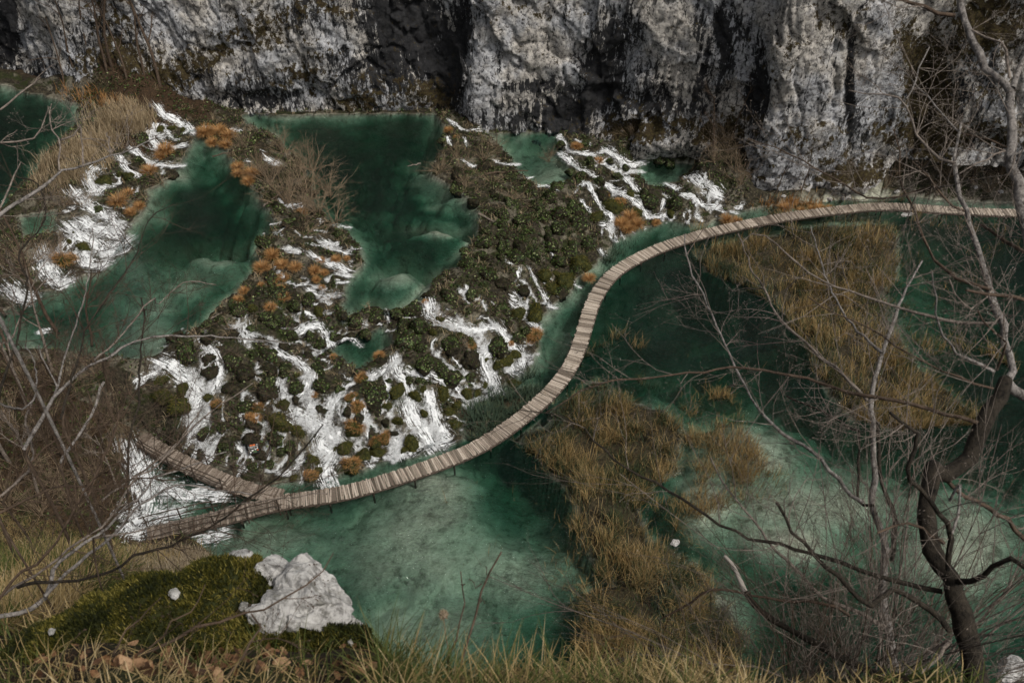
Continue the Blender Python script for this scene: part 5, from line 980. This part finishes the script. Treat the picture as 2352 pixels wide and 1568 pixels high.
for k, (pts, r0, r1) in enumerate([(q3([(300,720),(320,420),(240,200),(205,0)]) + q2([(200,1380)]), 6, 4.5), (q3([(250,1180),(0,1040)]) + q4([(1050,990),(900,830),(800,740),(660,590),(540,430),(420,280),(330,160),(250,0)]), 5.5, 1.8), (q3([(100,310),(0,250)]) + q4([(1190,200),(1050,60),(1000,-20)]) + c6([(900,1500),(700,1380),(560,1220),(460,1050),(390,900),(300,700),(220,520),(90,230),(75,60)]), 5, 1.4),
 (q3([(170,330),(60,280)]) + q2([(80,1460),(0,1420)]) + c6([(1100,1300),(860,1200),(760,1150)]), 3.5, 2), (c6([(1300,1180),(1120,990),(1000,900),(830,740),(700,620),(580,390),(510,270),(430,60)]), 4.5, 1.6), (c6([(1400,860),(1240,720),(1110,540),(1030,370),(980,220),(920,10)]), 3.5, 1.4)]):
    l2.append(stem(t2, 'branch', pts, D2 * 1.0, D2 * (1.05 + .04 * k), r0, r1, (M_BARKD, M_TWIG, M_BARKL)[k % 3], 70 + k, 6))
root_down(t2, l2[:1], M_BARKL); twigs(t2, l2, M_TWIG, 4, 5.5, (.2, .8), .0040)
t3 = obj('broken_tree', None, label='dead leaning stem with a pale snapped tip at the lower right', cat='tree'); D3 = 6.0
l3 = [stem(t3, 'trunk', [(2200,1740),(2110,1600)] + q3([(380,1560),(120,1480)]) + q4([(1100,1360),(1000,1300),(800,1200),(650,1110),(520,980),(495,940)]), D3*.97, D3*1.05, 12, 6.5, M_BARKD, 80, 8)]
stem(t3, 'snapped_tip', q4([(495,945),(440,830),(400,760),(350,690)]), D3*1.05, D3*1.08, 6.2, 4.2, flat_mat('bare_wood', (.50,.44,.38), .8), 81, 7)
l3.append(stem(t3, 'branch', q4([(1220,1100),(1000,1000),(740,990),(300,915),(100,1010),(-100,1120)]), D3, D3*1.1, 5, 2, M_STEM, 82, 6)); root_down(t3, l3[:1], M_BARKD); twigs(t3, l3, M_STEM, 5, 3, (.2, .6))
# left foreground
t4 = obj('bare_tree', None, label='pale forked leafless branches reaching in from the lower left edge', cat='tree'); D4 = 6.2
l4 = []
for k, (pts, a, b, r0, r1, m) in enumerate([([(-160,1440)] + c7([(0,1120),(180,1080),(300,980),(350,860),(390,760),(560,620),(700,530),(820,400),(930,320),(1040,180),(1150,150),(1320,90),(1520,10)]), 1, 1.15, 9, 1.8, M_BARKL), (c7([(300,980),(420,850),(600,700),(780,560),(900,400),(1000,330),(1180,240),(1480,270),(1700,300)]), 1.0, 1.1, 6.5, 1.8, M_BARKL),
 (c7([(120,920),(200,890),(450,880),(720,820),(900,720),(1100,640),(1250,590),(1480,480),(1650,330),(1850,200),(2020,20)]) + cG([(2170,1340)]), .98, .9, 5.5, 1.8, M_BARKD), (c7([(-40,1050),(100,850),(250,770),(400,580),(520,350),(650,150),(720,0)]) + cG([(760,1420),(800,1250)]), .95, .95, 5, 2, M_STEM),
 (c7([(-60,1020),(120,900),(300,800),(560,590),(720,480),(900,200),(1020,130)]) + cG([(1330,1330),(1700,1060)]), 1.05, 1.1, 4.5, 1.6, M_TWIG), (c7([(640,590),(860,560),(1100,500),(1400,430),(1600,360),(1900,330),(2200,290)]), .92, .85, 3, 1.4, M_TWIG), (c7([(0,420),(200,330),(420,240),(700,260),(900,190),(1180,200)]), 1.1, 1.15, 4, 1.6, M_STEM)]):
    l4.append(stem(t4, 'branch', pts, D4 * a, D4 * b, r0 * .72, r1 * .8, m, 90 + k, 7))
root_down(t4, l4, M_TWIGD, lim=.3); twigs(t4, l4, M_STEM, 6, 10.0, (.25, .85), .0034)
t5 = obj('bare_shrub', None, label='arching brown shoot crossing in front of the mossy boulder', cat='shrub'); l5_ = [stem(t5, 'branch', [(20,1600)] + c7([(300,1568),(600,1500),(760,1430),(1000,1340),(1250,1230),(1500,1150),(1750,1070),(2000,930),(2150,830),(2240,690)]), 3.6, 4.0, 6, 1.2, M_STEM, 110, 6)]
l5_.append(stem(t5, 'branch', c7([(740,1400),(850,1230),(960,1110),(1080,990)]), 3.7, 3.8, 3, 1.2, M_STEM, 111, 6)); l5_.append(stem(t5, 'branch', c7([(1500,1568),(1620,1420),(1690,1290),(1730,1180),(1690,1100)]), 3.4, 3.5, 4, 2, M_STEM, 112, 6))
l5_.append(stem(t5, 'branch', c7([(1000,1330),(1170,1170),(1290,1050),(1380,900)]), 3.75, 3.9, 2.6, 1.2, M_STEM, 113, 6)); root_down(t5, l5_, M_STEM); twigs(t5, l5_, M_STEM, 7, 3, (.12, .35), .003)
t6 = obj('bare_tree', None, label='tall thin leafless tree with many stems over the left pool', cat='tree'); D6 = 9.5; l6 = []
for k, (pts, r0, r1, m) in enumerate([(l5([(-40,1100),(0,880),(40,760),(100,590),(130,450),(165,260),(170,180),(120,20)]) + c1([(300,1480),(260,1250),(90,1180)]), 5, 2, M_BARKD), (l5([(150,1250),(300,1000),(330,930),(420,840),(550,730),(700,670),(780,600),(900,560),(1000,540),(1254,540)]) + cG([(1700,770),(2000,800)]), 6.5, 1.6, M_BARKL), (l5([(590,690),(720,580),(800,480),(960,300)]) + cG([(1060,540),(1230,390),(1450,400)]), 3.4, 1.3, M_TWIG),
 (l5([(340,920),(365,850),(400,680),(460,510),(510,370),(545,200),(575,30)]) + cG([(630,100),(620,20)]), 4, 1.4, M_BARKL), (l5([(380,1060),(500,650),(540,500),(620,370),(720,230),(800,120),(865,0)]) + c1([(1010,1460),(1170,1370)]), 4.4, 1.3, M_BARKD), (l5([(380,1330),(450,1220),(560,1060),(610,930),(650,830)]), 4.5, 4, M_BARKL), (l5([(800,1568),(800,1350),(830,1100),(870,960),(870,800),(885,600),(905,420),(885,300)]), 4.5, 2.5, M_BARKD),
 (l5([(-20,560),(60,580),(130,420),(270,200),(330,190)]), 3, 1.5, M_TWIG), (l5([(0,960),(110,1000),(200,950),(230,830),(215,700),(160,590)]), 4, 2, M_BARKL), (l5([(-30,1568),(160,1400),(210,1250),(160,1080),(200,960)]), 5, 3, M_TWIG), (l5([(360,860),(280,700),(240,600)]), 3, 1.5, M_BARKL), (l5([(20,1568),(190,1330),(330,1200),(480,1150),(760,1050),(850,880),(960,830)]), 4, 1.5, M_STEM), (l5([(540,1568),(640,1320),(700,1180),(780,950),(800,880)]), 3.5, 1.5, M_STEM), (l5([(640,1568),(760,1480),(900,1380),(1100,1220),(1250,1010)]), 4, 1.6, M_TWIG)]):
    l6.append(stem(t6, 'stem', pts, D6 * (1 + .03 * (k % 4)), D6 * (1.1 + .03 * (k % 5)), r0 * .7, r1 * .75, m, 120 + k, 6))
root_down(t6, l6, M_TWIGD, lim=.4); twigs(t6, l6, M_STEM, 8, 6.0, (.3, 1.1), .0052, 2, (3, 4))
t7 = obj('bare_tree', None, label='pale lichen-spotted branch with buds at the upper left edge', cat='tree'); l7 = [stem(t7, 'branch', [(-90,530)] + c1([(0,1440),(200,1320),(330,1220),(400,1160),(560,1120),(700,1060),(880,1010),(1040,930)]), 6.5, 7.2, 5, 1.4, M_BARKL, 140, 7)]
for pts in (c1([(400,1150),(405,1000),(390,920),(340,850),(330,750),(345,700)]), c1([(560,1120),(555,950),(530,830)]), c1([(0,1400),(90,1180),(140,1090)]), c1([(0,740),(170,600),(270,520)]), c1([(0,960),(200,930),(280,860),(330,720)]), c1([(740,1030),(735,950),(720,890)]), c1([(405,940),(500,900),(540,840)])): l7.append(stem(t7, 'branch', pts, 6.7, 7.0, 2.6, 1.2, M_TWIG, 150 + len(l7), 5))
root_down(t7, l7[:1], M_BARKL); twigs(t7, l7, M_TWIG, 9, 3.2, (.15, .5), .004)
# shrubs on the steep slope below the right-hand trees
BVN = [bush_variant(200 + k, 16, 2.3, 1.1, .0062, 0.0, (4, 6)) for k in range(3)]
for i, (px, py, v) in enumerate([(1900,1400,0),(1980,1330,1),(2080,1300,0),(2160,1230,2),(2240,1190,1),(2330,1150,0),(2200,1380,2),(2300,1330,1),(1830,1480,2),(2060,1440,0),(2340,1260,2),(2250,1120,0),(1960,1460,1),(2140,1480,2),(2280,1440,0),(1760,1500,1)]):
    d = 4.6 + .15 * (i % 5); lim = 1.5 + .2 * (i % 4)
    while d < 9:
        T_ = at_depth(px, py, d); gz = float(sample(GND, T_[0], T_[1])); hgt = T_[2] - gz
        if hgt > lim: break
        d += .15
    hgt = min(max(hgt, .8), 3.2); root = obj('bare_bush', None, loc=(T_[0], T_[1], gz), rz=i * 1.3, sc=hgt/2.2); m = (M_TWIG, M_TWIGD, M_STEM)[i % 3]
    obj('stems', BVN[v][0], m, root); obj('twigs', BVN[v][1], m, root, kind='stuff'); PEND.append(('bare_bush', 'tangled grey leafless bush', 'behind the crooked right-hand tree', 'bush', px, root))
# thorny dead stems and a seed head in the bottom grass
tw = obj('dead_stem', None, label='tall dark dead stem with short side spurs, rising from the bottom grass', cat='plant'); L1 = stem(tw, 'stem', c8([(840,1400),(900,1230),(945,1000),(970,900),(1040,790),(1100,685)]), 4.6, 4.75, 2.6, 1.8, M_TWIGD, 160, 6)
root_down(tw, [L1], M_TWIGD)
for pts in (c8([(970,900),(930,915),(885,865)]), c8([(1010,850),(995,780)]), c8([(945,1000),(990,1030)])): stem(tw, 'spur', pts, 4.7, 4.7, 1.3, .9, M_TWIGD, 161, 5)
tw = obj('dead_stem', None, label='shorter dark dead stem left of the tall spurred one', cat='plant'); L1 = stem(tw, 'stem', c8([(750,1380),(820,1200),(858,1000),(845,910),(828,815)]), 4.6, 4.7, 2.2, 1.2, M_TWIGD, 162, 6); root_down(tw, [L1], M_TWIGD); stem(tw, 'spur', c8([(845,910),(828,900)]), 4.7, 4.7, 1.2, 1.0, M_TWIGD, 163, 5)
sh = obj('seed_head', None, label='grey-brown dried seed head on a thin pale stalk above the bottom grass', cat='plant'); L1 = stem(sh, 'stalk', c8([(742,1480),(735,1300),(725,1150),(712,1125)]), 4.5, 4.55, 1.6, 1.3, M_GREY, 164, 5); root_down(sh, [L1], M_GREY)
p = at_depth(*c8([(712,1105)])[0], 4.55); V = IV3 * (1 + .22 * vnoise(IV3[:, 0]*6, IV3[:, 1]*6, IV3[:, 2]*6))[:, None] * np.array([.019, .019, .026]); obj('head', mesh('head', V, IT3), flat_mat('seed_brown', (.20,.155,.11), .9), sh, loc=tuple(p))
mb = MB(); rs = np.random.default_rng(3); P, N = on_top(V, IT3, 200, -1, rs); blades(mb, P, np.arctan2(N[:, 1], N[:, 0]), np.arccos(np.clip(N[:, 2], -1, 1)), .012, .0012, .2, rs.random(200), 2); obj('bristles', mb.mesh('bristles', False), M_GREY, sh, loc=tuple(p), kind='stuff')
# ------------------------------------------------------------------ fallen wood on the barriers
LOGS = [(cB([(560,1110),(470,1130)]), .07, 'bleached fallen branch pointing into the emerald pool'), (cB([(1000,1180),(1120,1165),(1280,1160)]), .09, 'grey driftwood pole lying on the right barrier'), (cB([(950,1450),(1090,1520)]), .12, 'brown driftwood pile end on the barrier point'), (cA([(1430,1065),(1690,1010)]), .07, 'long bare log across the middle barrier'), (cA([(1770,1400),(1900,1300)]), .06, 'thin fallen pole by the willow bushes'), (cE([(250,640),(330,660),(460,640)]), .04, 'thin dead branch over the small cascade basin'), (cG([(1420,640),(1510,590)]), .05, 'short dead stick on the left end of the middle barrier'), (cN([(1240,280),(1340,250)]), .05, 'dark forked stick in the white water')]
for k, (pts, r_, lb) in enumerate(LOGS):
    P = hit([a for a, _ in pts], [b for _, b in pts]) + [0, 0, .18]; L = smooth_line(P, 8); L[1:-1] += rng.normal(0, .04, (6, 3)); g = obj('driftwood', None, label=lb, cat='driftwood'); b = MB(); tubes(b, L[None], np.linspace(r_, r_ * .5, 8)[None], 6); obj('log', b.mesh('log'), M_TWIG if k % 2 == 0 else M_TWIGD, g)
    b = MB(); d = L[-1] - L[0]; s = np.cross(d, [0, 0, 1]); s /= np.linalg.norm(s); Q = np.array([L[4], L[4] + s * .35 + d * .12 + [0, 0, .2], L[4] + s * .6 + d * .25 + [0, 0, .25]]); tubes(b, Q[None], np.array([[r_ * .45, r_ * .35, r_ * .2]]), 5); obj('side_branch', b.mesh('side_branch'), M_TWIGD, g)
# ------------------------------------------------------------------ labels that single each repeat out (kind, place, order from the left)
grp = {}
for nm, ds, zn, ct, px, o in PEND: grp.setdefault((ds, zn, ct), []).append((px, o))
for (ds, zn, ct), lst in grp.items():
    lst.sort(key=lambda t: t[0])
    for i, (_, o) in enumerate(lst):
        lb = f'{ds} {zn}' if len(lst) == 1 else f'{ORD[i]} {ds} from the left {zn}' if i < len(ORD) else f'{ds} {zn}'
        tag(o, lb, ct, f'{ds} {zn}')
for o in bpy.data.objects:
    if o.parent and o.name.split('.')[0] in ('moss_strands', 'leaves', 'sedge_blades', 'blades', 'twigs', 'crown', 'stems'): o['kind'] = 'stuff'
